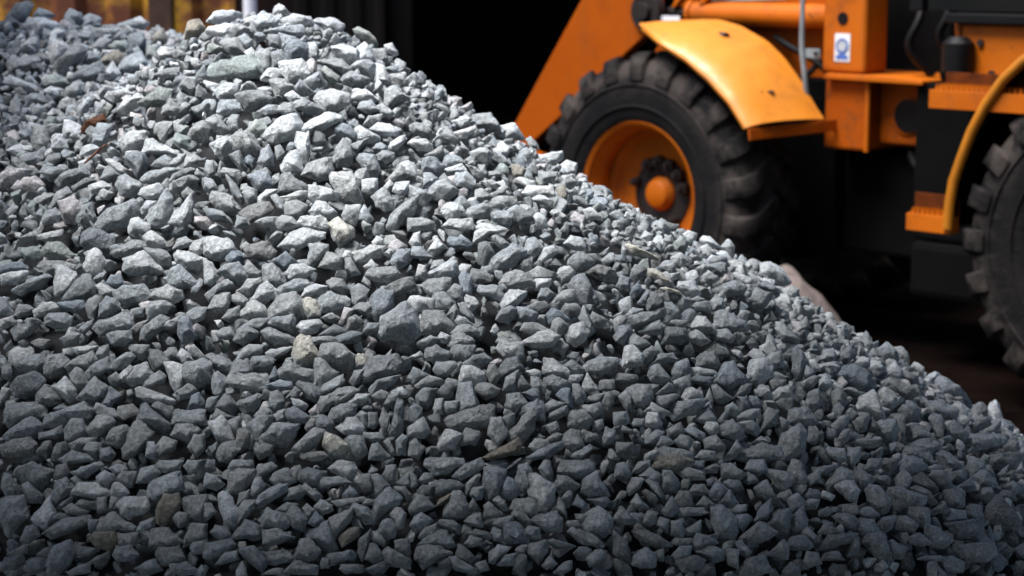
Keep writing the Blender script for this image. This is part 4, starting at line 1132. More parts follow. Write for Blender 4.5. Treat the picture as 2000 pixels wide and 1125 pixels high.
(0,-48,6048,1351,-74,-72,-63,8,0,70,105,50,32,-29,-31,-81),
(0,1623,8252,1624,-70,70,18,145,64,65,75,-66,-12,-140,-70,-60),
(0,-1668,6134,1393,-78,-53,-30,63,38,79,76,-13,-8,-74),
(2,-1031,8173,2914,-69,-112,-59,94,31,105,96,-4,26,-88),
(0,-168,5993,1326,-98,71,-55,74,116,-32,80,-66,-57,-28),
(0,-1045,6231,1550,-72,-32,-55,79,-2,68,97,-18,26,-72),
(0,302,6658,1703,-80,38,57,75,90,-6,-11,-82,-75,-41),
(0,-1476,6541,1727,-103,23,-82,71,57,28,132,-71,31,-49,-89,-16),
(0,-1896,7032,2009,-107,-53,-44,71,55,49,125,16,68,-35,-48,-65),
(0,-677,6455,1704,-70,7,-51,74,14,72,86,-6,22,-81,-51,-51),
(0,-370,6032,1380,-69,50,45,73,59,-52,6,-86,-62,-13),
(1,217,7317,2104,-80,4,-44,81,39,79,88,23,51,-64,-44,-95),
(0,-860,8084,2832,-119,-1,54,110,102,-34,-46,-92),
(3,911,6426,1383,-97,-83,-54,13,63,109,76,22,15,-64),
(2,-1678,7672,2470,-99,-48,-47,77,16,89,117,-15,-7,-82),
(0,-1623,6417,1611,-76,-66,-26,75,46,83,67,-3,15,-78),
(0,125,6364,1553,-66,24,-26,89,38,88,49,-91,-7,-100),
(0,1374,6973,1496,-147,11,-6,52,123,28,125,-36,-98,-43),
(0,-953,6294,1595,-110,-21,-74,44,87,39,96,-36,-11,-47),
(0,394,6255,1417,-84,-25,-23,95,37,38,96,-46,-4,-63),
(0,850,7279,1861,-125,13,-46,61,38,64,114,-14,67,-68,-67,-43),
(3,-1700,7006,2036,-133,16,-66,46,90,43,111,-20,34,-60,-64,-37),
(0,-253,7903,2497,-103,-1,-56,81,32,67,146,-31,44,-52,-81,-73),
(0,904,6810,1600,-116,43,32,67,86,0,61,-81,-35,-50),
(1,146,7425,2174,-92,-60,-59,51,69,83,107,15,29,-51,-68,-94),
(0,903,6867,1632,-135,-3,2,47,111,56,116,-6,-26,-56,-104,-45),
(0,-343,6376,1631,-55,60,0,88,72,11,24,-92,-57,-44),
(0,1378,6522,1308,-84,-4,-33,55,82,75,53,-43,-43,-82),
(0,-429,6275,1565,-63,-8,-34,75,47,83,44,-75,-10,-92),
(0,-2120,8078,2492,-110,-40,-95,46,72,71,133,9,49,-52,-62,-77),
(0,1286,7027,1555,-83,2,7,75,91,95,70,-1,-34,-106,-71,-73),
(3,201,6680,1747,-82,23,-41,82,36,80,65,-90,16,-98),
(2,-503,6023,1389,-50,-47,-39,42,50,120,37,-32,-17,-119),
(2,236,7120,1996,-98,11,-54,63,57,61,94,-4,49,-67,-42,-65),
(0,-305,6637,1817,-115,-30,-77,28,-1,57,121,15,111,-24,-97,-50),
(1,-879,7422,2406,-137,0,-2,53,111,57,99,-14,37,-57,-97,-44),
(0,-1011,7084,2155,-95,49,-36,100,93,-28,73,-90,-26,-57),
(0,651,6989,1789,-71,-44,-55,50,69,90,84,27,-4,-87,-55,-96),
(0,772,6200,1288,-61,40,-40,77,58,58,40,-90,-40,-62),
(0,1310,6851,1477,-68,-21,-39,72,81,81,50,-33,-37,-115),
(0,-2369,9182,2670,-116,-76,-109,24,-54,80,70,78,143,-37,44,-64),
(3,-351,6508,1729,-52,46,-14,93,60,44,58,-33,2,-90,-54,-60),
(3,-1472,6597,1769,-70,-52,-17,103,86,12,14,-64,-23,-92),
(1,-391,6127,1453,-65,30,-11,87,59,36,38,-72,-15,-89),
(1,256,8619,2388,-134,-16,17,101,123,56,73,-65,-84,-86),
(0,-626,7576,2466,-85,-7,-17,82,58,91,85,12,-27,-120),
(0,565,7157,1913,-139,-26,-63,26,43,78,101,23,74,-52,-69,-49),
(0,290,6086,1326,-84,-17,-1,64,87,53,67,-10,-51,-80),
(0,1578,7288,1487,-51,109,50,107,38,-117,-19,-138,-50,8),
(1,527,6698,1656,-71,-17,-41,72,46,70,77,-30,26,-69,-69,-57),
(1,-584,7545,2435,-80,-50,-64,61,74,81,67,-53,-19,-85),
(1,689,6878,1711,-93,-15,-53,56,7,66,93,23,88,-39,-62,-62),
(0,-1147,7528,2484,-115,25,-84,74,62,45,94,-33,52,-98),
(3,-210,7349,2227,-105,9,-92,64,73,38,121,-18,78,-56,-67,-47),
(0,737,7195,1868,-107,-28,-75,47,0,78,125,-32,39,-63),
(0,-1199,6591,1788,-99,-16,20,79,95,18,49,-40,-53,-66),
(2,-164,6032,1354,-70,-30,-41,85,3,66,79,-25,60,-69),
(2,2047,7867,1339,-153,-12,121,93,127,6,-75,-88),
(0,-1,6690,1805,-77,-70,-43,38,60,111,63,66,28,-83),
(0,-71,6187,1459,-63,50,-17,77,105,-26,15,-52,-57,-60),
(0,1039,6504,1394,-76,32,20,81,89,-17,-37,-85),
(0,-2199,9277,2700,-100,6,1,120,76,90,87,-55,-1,-112,-89,-67),
(0,-1472,7973,2721,-87,-59,-81,23,-18,106,98,0,79,-71),
(1,2421,8994,1130,-88,-12,-38,104,36,146,77,86,55,-88,-25,-158),
(4,-1386,7742,2599,-89,23,-59,92,82,34,74,-57,11,-97,-66,-23),
(0,-218,7060,2073,-82,19,-9,92,59,58,54,-68,-7,-99),
(2,572,7309,1989,-76,25,24,101,89,-11,54,-54,-64,-85),
(0,-588,5972,1362,-82,17,-43,34,96,51,77,-15,-71,-63),
(0,-2274,10385,2952,-155,64,70,78,165,28,42,-102,-95,-67),
(0,292,7081,1959,-67,31,-20,136,35,39,67,-88,25,-119,-41,-33),
(2,1449,7797,1670,-109,-10,72,111,102,19,-21,-97,-85,-71),
(0,-1522,6188,1460,-99,22,-30,57,112,-3,61,-47,-62,-34),
(0,1129,8520,1936,-97,45,15,110,103,38,40,-97,-50,-107),
(3,687,6696,1604,-117,48,-10,66,83,5,67,-85,-8,-54),
(5,-2000,10537,2918,-135,12,48,143,120,-24,55,-106,-86,-88),
(1,265,7548,2197,-113,-2,-44,77,62,52,97,-63,11,-73),
(1,1507,7789,1635,-144,-8,7,72,107,57,78,-51,-17,-72),
(1,541,6746,1682,-111,-11,-28,78,112,-16,50,-65),
(1,733,7010,1772,-119,0,-96,41,25,45,152,-5,90,-35,-82,-43),
(3,-1010,8329,2994,-77,93,70,55,113,5,-5,-93,-61,-93),
(3,-1084,7145,2200,-92,-9,-42,64,38,62,97,-2,37,-64,-62,-52),
(0,-1392,6771,1904,-83,-11,-55,59,68,56,68,-24,12,-83),
(0,-625,8036,2722,-111,-14,-72,57,32,79,73,30,112,-42,-4,-76),
(0,-704,6331,1619,-117,1,-90,33,82,33,127,-5,36,-41,-90,-28),
(0,-870,6273,1582,-93,-49,-39,33,50,68,104,29,50,-16,-75,-78),
(2,-214,6119,1427,-91,1,-72,54,25,43,85,-3,66,-66,-39,-28),
(0,583,6261,1372,-61,-50,-45,71,28,70,68,-24,38,-70),
(0,1063,6270,1257,-70,-15,-38,69,51,51,74,-33,-28,-71),
(0,-349,6659,1835,-76,-11,-37,78,114,6,-39,-80),
(2,-69,6705,1828,-57,0,-34,89,14,93,67,-22,16,-91,-31,-80),
(0,-1180,7340,2342,-133,64,-11,63,102,-25,142,-90,41,-56,-92,-1),
(0,-460,6465,1705,-45,26,-7,131,43,53,23,-109,-14,-127),
(2,1457,6888,1430,-86,-10,-37,63,93,62,51,-32,-16,-94),
(1,-1754,8293,2753,-134,31,-9,69,137,20,74,-55,-53,-69),
(1,-391,7932,2569,-126,12,-77,64,46,55,113,-6,79,-76,-64,-37),
(0,405,6659,1671,-58,58,57,66,71,-24,-10,-82,-65,-41),
(6,605,7507,2064,-123,73,-46,94,123,-58,118,-109,16,-56,-96,15),
(3,-1544,7084,2117,-97,-20,-44,63,24,72,105,-45,-23,-58),
(1,-1286,6880,1991,-126,-63,-55,17,80,85,99,23,3,-56),
(0,-1237,7204,2236,-84,-23,-45,51,55,92,66,-36,-14,-88),
(0,-599,6868,1992,-67,-62,-57,40,11,90,88,-13,0,-73),
(0,-992,6042,1426,-83,10,-41,63,20,52,89,-31,3,-64),
(0,1487,6494,1257,-93,28,23,63,108,-30,31,-49,-71,-40),
(2,-1264,6526,1736,-102,36,-61,74,13,62,87,-66,79,-104),
(3,-1666,6491,1659,-103,3,68,65,92,-3,25,-49,-102,-36),
(2,-1601,6338,1555,-71,-65,-40,56,31,73,79,-22,0,-57),
(0,248,6710,1752,-41,91,8,90,69,-1,26,-80,-51,-78),
(1,-1992,8092,2554,-84,-40,-67,33,-6,107,67,45,97,-40,-57,-89),
(0,-365,7239,2203,-106,-25,-62,61,20,65,117,-40,55,-60),
(0,-680,6536,1762,-61,3,-42,61,32,70,78,20,22,-56,-34,-94),
(0,-280,6093,1414,-92,-46,-37,33,61,76,68,13,22,-58),
(0,-1283,6371,1626,-58,-46,-42,77,12,75,68,-11,33,-77),
(3,828,6364,1368,-71,-27,-48,49,36,68,79,20,-1,-84),
(0,-958,7871,2723,-115,-6,-26,75,39,74,101,-43,13,-77),
(0,536,7009,1840,-76,-69,-54,35,20,86,87,32,52,-30,-22,-81),
(0,506,6454,1511,-103,-1,-19,74,88,-5,55,-71),
(4,-682,8704,2997,-126,91,-65,124,25,62,94,-48,115,-144,-10,-74),
(0,-2526,10732,3035,-112,24,-35,129,105,57,113,-66,-5,-117,-116,-46),
(0,-2259,10878,2977,-177,-7,-92,63,86,97,153,-11,89,-81,-72,-79),
(2,-882,6348,1632,-77,-6,-14,68,76,37,58,-28,-32,-73),
(0,-48,7420,2221,-105,64,-31,85,119,-41,12,-84,-57,-15),
(0,-537,5939,1334,-104,1,-78,35,94,29,84,-33,-45,-37),
(0,-907,8013,2802,-101,1,-19,107,113,-43,1,-83),
(0,641,6646,1588,-90,11,-39,59,56,48,82,-2,29,-70,-36,-50),
(1,-457,7586,2421,-89,-27,-51,62,78,71,58,-64,-28,-74),
(1,1991,7955,1380,-74,67,-6,116,80,13,50,-86,-36,-109),
(2,-246,6600,1784,-91,-14,-5,72,70,42,58,-46,-17,-64),
(1,-1573,7048,2087,-104,52,-55,67,102,6,64,-66,-44,-43),
(1,-1376,6238,1519,-70,2,-41,62,21,56,90,-30,15,-55,-65,-35),
(0,-1062,7427,2413,-84,23,-22,77,71,54,60,-44,-12,-97),
(0,-1501,6407,1624,-82,-6,-48,54,52,52,71,-11,19,-75),
(3,-1151,6548,1760,-72,-57,-36,59,19,82,66,8,48,-60),
(2,-1123,7447,2427,-86,156,-14,90,90,-97,59,-141,-3,-64,-65,47),
(4,-1966,10155,2861,-92,-83,-62,107,76,105,98,41,28,-133),
(3,1787,7013,1310,-134,-35,-26,39,62,81,98,-17,-20,-58),
(6,-557,6708,1880,-65,25,-36,70,21,64,82,-7,30,-66,-56,-54),
(0,-1059,5996,1391,-73,-4,-40,49,55,55,56,-52,-38,-49),
(0,-564,6935,2037,-107,5,-39,55,79,48,58,-49,38,-80),
(0,608,6680,1619,-78,18,51,75,84,-5,-7,-63,-64,-62),
(0,234,6825,1828,-95,24,-9,73,93,-11,71,-51,-27,-59),
(2,-1130,7593,2533,-94,67,11,100,74,-79,33,-123),
(0,-1461,5973,1318,-112,-8,-3,33,81,57,76,-23,-68,-44),
(0,-127,6150,1438,-99,-5,-36,39,54,65,59,-63,-20,-43),
(1,-1816,7908,2548,-96,-60,-85,23,-1,70,135,23,51,-36,-57,-72),
(0,98,6461,1626,-90,-21,-31,54,71,43,87,-15,-36,-60),
(0,-649,6142,1486,-77,11,-32,64,65,25,72,-30,-16,-64),
(0,-31,6156,1429,-91,-17,-45,37,80,53,69,-1,5,-64),
(0,73,6134,1397,-76,8,-30,61,58,42,55,-49,-8,-66),
(1,-46,8231,2516,-91,14,13,100,98,22,39,-78,-67,-75),
(1,1690,7965,1558,-94,-55,-37,68,30,116,80,2,28,-96),
(0,1773,7074,1333,-91,32,48,68,84,29,49,-68,-71,-45),
(0,-395,6386,1642,-46,45,9,91,46,62,34,-79,-39,-78),
(0,95,6703,1791,-53,76,23,65,67,-16,54,-75,-59,-43),
(2,169,6110,1363,-103,28,-66,55,126,-12,81,-38,-43,-36),
(0,-1136,6100,1456,-72,16,-21,60,49,49,59,-42,-19,-67),
(0,-955,5956,1368,-110,-55,-26,40,60,54,86,-17),
(0,-1064,6905,2019,-91,-35,-33,45,54,79,73,-28,-33,-67),
(3,565,6336,1422,-67,-7,17,96,66,-9,17,-65,-47,-64),
(0,-1531,8265,2857,-147,-21,-59,40,101,66,108,-33,-52,-58),
(1,-1876,7401,2250,-139,4,-7,36,115,57,108,-9,-23,-52,-95,-41),
(1,-2206,8259,2514,-151,-3,-8,61,121,35,126,-15,-30,-66),
(0,2124,7950,1297,-186,-42,124,99,84,-38,-49,-59),
(2,1071,7009,1641,-88,20,-33,62,68,60,58,-46,-7,-87),
(0,485,6272,1404,-84,-43,-5,72,67,48,53,-27,-3,-63),
(0,-532,7748,2535,-94,22,-26,66,92,41,75,-39,-3,-72,-77,-36),
(1,985,7032,1687,-87,16,-32,68,48,56,80,-40,16,-71,-42,-49),
(0,-1255,6092,1435,-79,-36,-46,35,58,60,68,-22,-26,-55),
(0,-629,7118,2167,-64,-18,-48,76,3,97,79,-63,9,-83),
(0,-974,7304,2321,-122,-7,-21,51,101,43,70,-42,-42,-51),
(0,334,7101,1957,-72,6,-36,90,90,2,45,-60,-36,-69),
(1,-244,7841,2468,-137,-22,-78,24,70,68,130,-16,-73,-58),
(1,-889,8295,2949,-48,93,33,105,61,6,42,-105,-59,-79),
(0,491,7055,1881,-76,35,-22,76,112,-21,19,-62,-80,-28),
(0,-1046,6968,2067,-89,26,-21,76,96,-19,47,-69,-60,-26),
(1,1271,7314,1659,-47,68,20,88,82,-3,30,-69,-68,-77),
(0,1160,6888,1551,-58,-59,-36,76,24,86,66,2,8,-91),
(0,515,6406,1479,-85,76,-47,95,24,36,77,-79,52,-107,-26,-21),
(0,-1978,7073,2013,-57,105,4,72,78,-45,50,-86,-50,-43),
(0,-716,6794,1942,-97,36,86,33,124,-8,37,-37,-97,-35),
(0,-1127,6299,1590,-73,6,-38,52,70,49,44,-44,-18,-70),
(0,-572,6169,1499,-132,13,134,33,142,5,-80,-43),
(0,-13,6867,1919,-103,5,-81,61,35,33,120,-30,31,-59),
(0,1878,7034,1270,-84,-25,-31,61,53,71,81,-16,-31,-79),
(0,34,6184,1440,-85,18,-56,64,6,53,92,-49,29,-66),
(1,-300,7292,2218,-86,-33,8,96,95,-4,-42,-83),
(0,-603,8564,2916,-79,78,57,88,72,-67,-42,-104),
(2,906,7978,2022,-131,38,86,68,74,-69,13,-79,-72,-26),
(0,-1907,6789,1834,-60,78,-14,107,47,-5,51,-106,-16,-74),
(0,358,6569,1629,-59,-13,-25,74,59,52,53,-45,-53,-72),
(0,-1458,6039,1365,-95,46,0,34,113,4,29,-47,-58,-27),
(2,-675,6832,1969,-130,-38,15,66,121,-6,-14,-45),
(0,55,7320,2147,-94,-23,-22,64,67,68,65,-48,-29,-68),
(0,441,6396,1494,-65,-32,-22,63,88,51,37,-24,-50,-89),
(1,117,7641,2275,-76,45,-9,90,63,31,67,-73,-41,-71),
(3,-849,6609,1811,-117,1,-5,48,89,26,89,-33,-42,-40,-89,-19),
(0,-1236,8432,3040,-112,6,-11,82,119,6,52,-58,-40,-70),
(2,-1366,7557,2477,-115,-75,-65,14,90,80,143,57,-94,-97),
(1,-2578,9951,2908,-134,-33,-11,97,95,72,91,-66,-56,-80),
(0,-1325,7621,2530,-83,-54,-54,58,20,68,106,1,2,-66),
(0,595,6170,1314,-68,1,-20,56,69,46,46,-46,-53,-54),
(1,291,6767,1775,-65,-21,-8,109,79,-44,-30,-72),
(0,-10,6530,1698,-69,5,-10,62,65,70,42,-27,-16,-93),
(3,891,6925,1668,-70,65,49,63,61,-41,-23,-92),
(1,-995,7418,2408,-83,-5,0,60,113,69,-1,-71,-73,-70),
(1,1212,8057,1852,-92,40,50,104,64,-91,14,-102,-77,-11),
(0,-1081,6826,1961,-82,1,-25,61,42,49,90,-23,14,-51,-53,-50),
(2,-1681,6436,1615,-74,-13,-13,61,41,69,60,11,9,-82),
(0,-753,6190,1523,-94,-27,31,70,92,-5,-5,-39,-85,-55),
(0,356,6717,1723,-66,-10,-23,70,36,78,58,-22,-4,-91),
(0,430,6855,1784,-103,-23,-69,48,97,24,114,-17,-16,-45),
(0,1388,6846,1444,-88,-47,-39,46,83,66,64,-17,-21,-68),
(0,-2226,9806,2841,-108,-105,-46,83,8,113,109,20,93,-40,-69,-98),
(0,1145,6414,1318,-86,-23,-34,68,109,-12,5,-51),
(6,534,7654,2147,-131,65,-80,87,168,-70,166,-88,-68,-18),
(0,-2689,10690,3050,-134,-17,-58,105,13,87,165,-19,19,-88,-38,-87),
(0,-1052,6492,1725,-77,7,-40,64,107,-7,43,-44,-58,-41),
(0,429,6750,1719,-65,40,2,99,45,18,43,-93,-1,-92),
(0,825,6666,1543,-99,-70,36,99,80,28,-13,-70),
(0,678,6450,1459,-83,-12,-33,50,51,49,84,-24,17,-42,-48,-51),
(0,983,6202,1238,-75,-6,1,69,61,23,67,-42,-68,-43),
(0,1833,8514,1518,-108,93,19,95,86,-64,59,-131,-27,-60),
(0,155,6634,1729,-85,6,-6,54,106,22,86,-8,-60,-63),
(2,-1446,6381,1612,-59,-45,-53,40,19,66,70,-1,31,-57),
(0,359,6789,1767,-79,-33,-55,48,53,55,76,-36,-3,-55),
(0,173,6606,1706,-101,-34,-76,5,70,70,80,-9,-31,-55),
(1,-1218,6731,1887,-69,25,-31,79,26,43,82,-28,-12,-76),
(0,-11,6031,1334,-87,-35,-24,44,64,52,52,-37,-9,-45),
(0,-996,6454,1701,-73,35,37,71,55,-16,1,-91),
(0,718,6609,1543,-92,-9,-31,50,73,38,78,-31,-47,-49),
(2,-1482,6205,1478,-100,0,-49,45,75,23,77,-42,-2,-39),
(0,-458,6050,1403,-62,6,-43,68,9,57,68,-34,41,-69,-20,-41),
(0,1142,6303,1256,-101,-38,-61,29,49,48,99,-27),
(1,-874,6746,1907,-103,-6,-65,24,49,42,125,40,58,-19,-56,-56),
(0,-435,6556,1768,-73,-34,-34,43,59,71,58,-7,-8,-74),
(1,-1642,7689,2492,-129,83,-81,83,128,-32,45,-77,-21,-43),
(1,-490,7869,2581,-94,-53,-67,17,84,90,101,37,-7,-66,-75,-82),
(1,119,7222,2082,-75,-15,-61,50,82,47,85,4,36,-50,-67,-58),
(0,133,7166,2049,-82,-42,-35,64,26,63,93,-3,-2,-66),
(0,177,6029,1306,-94,-35,-5,44,66,61,64,-10,-25,-54),
(1,-559,6552,1771,-96,-38,-21,49,91,42,81,-2,-40,-58),
(0,-2447,9100,2644,-74,-56,-49,56,13,140,61,26,60,-86,-26,-99),
(0,-176,6974,2016,-70,83,-21,93,63,-34,70,-117,13,-64,-54,0),
(0,253,6470,1595,-98,-34,-39,22,66,68,92,29,-25,-65),
(2,741,6974,1748,-116,7,-32,48,96,25,71,-48,-49,-36),
(0,-1427,6191,1479,-42,-65,-37,63,33,70,46,-58),
(1,-1963,8467,2687,-85,-77,-49,14,33,131,75,80,42,-37,-20,-116),
(0,-1175,7794,2672,-70,14,-17,82,47,82,49,-90,-37,-67),
(0,-2234,10063,2898,-129,-48,17,107,123,58,31,-82,-104,-80),
(0,-1679,6860,1934,-88,1,15,60,78,38,56,-32,-39,-61),
(0,-653,7746,2577,-90,15,20,59,108,80,60,0,-32,-101),
(4,743,8015,2120,-80,16,3,89,88,35,34,-75,-59,-72),
(1,712,7753,2094,-77,26,20,83,97,-15,0,-71,-76,-45),
(3,315,6293,1460,-108,25,48,41,90,-16,7,-51,-64,-13),
(2,-2351,10223,2943,-154,-22,-116,41,106,71,125,-58,-67,-55),
(1,921,8514,2055,-101,26,-55,80,19,78,119,-63,30,-74,-63,-44),
(1,-2082,9650,2786,-87,-8,12,141,94,-41,0,-99,-77,-68),
(0,1340,7637,1703,-96,-41,-47,52,58,72,80,0,35,-69),
(3,452,7370,2061,-72,-27,-22,84,69,37,52,-51,-33,-72),
(0,-127,7720,2376,-74,-43,-56,62,11,72,102,-23,-10,-67),
(4,-2138,10137,2893,-119,-28,-71,66,40,80,112,31,84,-63,-41,-77),
(2,-1062,8319,2995,-82,29,-59,66,55,71,62,-96,-50,-46),
(0,848,7502,1951,-63,21,0,88,70,40,34,-73,-52,-70),
(0,425,7126,1942,-52,41,12,77,70,39,22,-67,-49,-76),
(2,901,6993,1700,-102,-80,-16,55,86,64,58,-19,-66,-70),
(0,-898,7916,2743,-91,14,10,71,84,23,59,-58,-71,-45),
(3,76,6657,1765,-105,12,49,58,73,-41,-13,-49),
(0,842,6869,1654,-54,31,19,82,63,-1,38,-62,-59,-51),
(0,1228,6365,1270,-64,-55,9,89,53,61,38,-35,-56,-83),
(0,-1304,7225,2247,-87,-58,-48,37,22,63,92,14,43,-39),
(1,-1430,6684,1837,-63,-2,29,75,76,44,3,-62,-53,-71),
(0,1977,7109,1240,-105,-5,-23,60,75,26,86,-40,-19,-49),
(0,-940,7386,2382,-77,75,-26,96,65,-25,54,-100,-7,-67),
(0,-141,6274,1533,-64,-68,-44,6,67,97,75,59,-38,-96),
(1,1012,8247,1988,-88,50,12,73,108,-8,11,-82,-77,-28),
(0,-123,6243,1508,-61,-21,-32,52,57,50,37,-51,-17,-59),
(1,753,6748,1614,-74,8,-47,53,50,47,69,-34,-16,-63),
(0,816,6242,1302,-58,63,-12,72,64,-21,33,-77,-36,-30),
(0,454,6325,1445,-77,10,-19,75,93,-50,-8,-48),
(0,107,7090,2015,-89,-2,-35,50,55,48,82,-6,19,-58,-41,-46),
(0,781,7425,1954,-97,5,-60,49,68,46,79,-56,-48,-41),
(0,1289,8407,1841,-115,27,19,74,96,18,68,-60,-33,-69),
(0,-841,6481,1722,-62,2,-7,59,48,67,48,-29,-26,-76),
(0,527,6624,1611,-77,-23,15,64,90,43,17,-44,-80,-62),
(0,-1045,6126,1479,-37,66,16,64,60,-10,-1,-63,-35,-80),
(2,811,6512,1459,-80,19,-40,53,44,38,77,-31,-9,-59),
(2,-1796,7671,2429,-104,-31,29,71,116,37,45,-20,-80,-77),
(3,2378,8628,1134,-93,-13,-35,82,108,37,66,-45,-57,-83),
(0,-694,6193,1524,-81,43,-54,74,86,-27,24,-71),
(0,1205,7257,1676,-106,-14,54,70,104,46,4,-62,-78,-48),
(0,816,6412,1399,-83,-7,-33,41,78,40,65,-17,-30,-55),
(0,-502,6474,1713,-38,67,36,65,44,-31,7,-78,-39,-58),
(0,565,6617,1594,-71,-35,-37,53,30,52,83,-8,-6,-56),
(1,844,7740,2020,-82,29,-6,80,103,-25,6,-69,-68,-31),
(5,28,8050,2442,-65,67,5,78,79,14,35,-84,-54,-57),
(0,-531,6850,1977,-78,-34,-29,46,77,55,57,-16,-30,-65),
(2,1158,8168,1898,-117,38,-25,86,90,-20,89,-96,-22,-41),
(0,-497,6412,1668,-77,41,51,29,96,-19,-5,-46,-77,-6),
(0,173,6240,1456,-55,-9,-15,92,37,26,41,-94),
(1,-1985,7420,2226,-117,-51,-39,15,91,80,124,47,-84,-84),
(1,1595,7878,1600,-84,-6,-48,67,43,58,96,-35,-36,-68),
(1,-209,8234,2595,-121,-1,100,74,120,42,13,-55,-70,-65),
(0,669,7240,1918,-116,-6,-71,36,95,33,89,-32,-26,-41),
(0,-541,6478,1718,-64,15,-17,67,47,42,37,-73,-9,-63),
(7,-635,6898,2015,-61,-65,-11,78,76,56,-22,-96),
(4,-799,8161,2853,-87,43,-49,103,78,-20,72,-104,-36,-30),
(1,-1478,7421,2362,-75,-16,-15,60,77,60,29,-61,-53,-60),
(0,-592,7379,2334,-61,-38,-49,28,-4,104,73,-40,9,-72),
(0,-343,7704,2442,-66,-52,-51,63,14,67,85,2,26,-66),
(1,-1954,7001,1971,-67,28,48,57,80,-6,-5,-56,-64,-45),
(1,-2179,10913,2992,-125,33,6,111,116,-5,49,-111,-65,-57),
(0,-156,7888,2454,-98,95,10,57,81,-28,53,-99,-31,-37),
(0,-1542,6782,1897,-69,-49,-23,50,52,68,62,8,-12,-71),
(3,-673,6099,1457,-59,-32,-4,84,64,-18,-7,-60),
(0,1314,6551,1343,-84,3,-33,43,24,53,85,-16,-13,-56),
(2,39,6693,1798,-51,-27,-37,72,1,71,73,-30,-15,-68),
(0,-776,6135,1488,-92,-16,-4,45,84,24,66,-12,-22,-45),
(5,219,7958,2352,-52,61,19,96,61,9,36,-76,-44,-86),
(1,631,7492,2048,-90,-3,-7,74,74,16,67,-52,-40,-50),
(0,-1392,6315,1573,-81,11,-11,46,52,35,71,-12,-8,-57),
(2,-302,6233,1521,-69,0,-24,45,75,34,37,-39,-44,-47),
(0,643,6276,1366,-78,-8,64,75,48,-28,-53,-55),
(1,133,7825,2340,-125,6,-32,64,96,2,80,-69),
(1,-1613,6804,1904,-107,12,-41,31,111,27,74,-22,-58,-39),
(0,-1033,7864,2724,-111,-18,-13,51,84,50,72,-31,-36,-53),
(1,-1711,7619,2428,-106,1,18,57,127,-12,22,-34,-83,-45),
(0,-1244,7568,2505,-54,-18,-35,82,28,70,61,-42,-11,-85),
(0,-1573,6174,1440,-80,-38,-56,26,13,42,102,2,16,-32),
(0,696,6398,1424,-83,-20,-4,65,84,-12,7,-49),
(0,470,6479,1538,-80,-47,-28,38,67,56,73,7,-25,-58),
(0,-601,7955,2671,-91,-44,-39,49,96,58,67,-12,-26,-69),
(0,-1232,7482,2444,-54,-31,-45,79,27,56,70,-32,8,-76),
(1,339,7842,2279,-75,47,6,81,94,-53,-41,-62),
(0,-223,6550,1747,-60,-7,-50,41,72,44,42,-38,-43,-56),
(0,1070,6372,1314,-60,26,-20,74,67,-12,27,-69,-44,-22),
(0,-221,6639,1808,-72,-11,-32,58,43,37,70,-13,12,-61),
(0,1186,6715,1461,-78,-58,-63,22,85,52,92,22,10,-38),
(0,-1194,8322,2994,-87,42,-8,79,73,5,62,-69,-17,-69),
(1,876,8212,2058,-60,53,18,89,85,-17,-13,-91,-64,-38),
(0,-380,6218,1517,-78,49,12,47,64,-18,36,-73,-52,3),
(2,-108,6104,1402,-108,10,-37,41,95,-3,85,-38,-47,-18),
(0,-1434,6934,2021,-80,-24,-52,37,74,45,55,-37,-31,-45),
(1,-385,7306,2246,-65,-24,-20,62,42,83,46,-59,-26,-68),
(0,-574,6644,1835,-58,-32,-19,56,66,64,27,-34,-20,-82),
(0,597,6214,1340,-92,-6,-54,31,81,29,69,-26,-39,-34),
(0,-1080,7302,2318,-59,-44,-43,74,38,40,78,-35,-3,-56),
(0,-899,6494,1731,-78,-17,-4,58,60,28,60,-30,-32,-47),
(0,729,6556,1507,-102,-5,44,52,80,22,48,-36,-66,-35),
(0,-133,6077,1384,-72,-5,-18,47,69,19,59,-26,-38,-42),
(0,278,6543,1637,-66,34,-36,57,93,1,-24,-65),
(1,-554,8059,2702,-75,47,-15,82,88,-28,38,-75,-49,-37),
(1,-268,6544,1747,-44,-14,-28,63,37,67,35,-64,-31,-63),
(0,-702,6124,1476,-53,29,-9,64,52,16,24,-64,-19,-54),
(0,535,6265,1388,-63,2,-23,58,49,38,33,-73,-37,-26),
(0,-2055,8311,2598,-91,-21,-18,56,86,69,71,-7,-38,-84),
(0,1011,8518,2027,-87,9,17,109,64,18,28,-119,-24,-62),
(1,1920,8542,1438,-86,24,-7,97,84,-10,41,-90,-51,-45),
(0,1051,7120,1699,-71,27,-28,47,84,34,57,-30,-49,-60),
(0,1126,6652,1448,-63,5,47,75,60,-5,-40,-75),
(0,-798,6571,1785,-75,-38,9,67,65,37,37,-31,-38,-58),
(3,-2234,8479,2555,-85,7,-44,66,38,73,73,-46,7,-86),
(3,938,6949,1664,-42,62,28,61,60,-34,8,-64,-50,-43),
(0,-1397,6001,1349,-85,-28,-27,23,66,52,68,3,-33,-48),
(0,-1094,6544,1760,-54,-36,-36,42,57,59,38,-28,-17,-66),
(3,1111,6567,1409,-66,-14,-24,55,51,36,66,-24,-31,-53),
(1,-2309,9282,2700,-97,20,-9,77,84,32,77,-40,-24,-81),
(0,-301,6276,1553,-77,-26,-22,38,59,45,58,-20,-33,-45),
(0,1100,6518,1386,-66,-6,-26,44,68,44,35,-44,-50,-45),
(0,-1675,7553,2399,-76,7,-26,63,80,18,31,-61,-32,-49),
(1,-224,8348,2634,-114,4,-12,52,106,36,73,-27,-27,-62),
(0,-1445,6125,1428,-45,-16,-39,47,48,44,34,-46,-26,-53),
(3,-563,6200,1520,-65,-8,-1,64,77,-21,-39,-46),
(2,495,6361,1457,-67,48,-34,71,63,-11,31,-77,-13,-38),
(0,-189,6922,1987,-67,6,-35,57,23,46,79,-27,-20,-56),
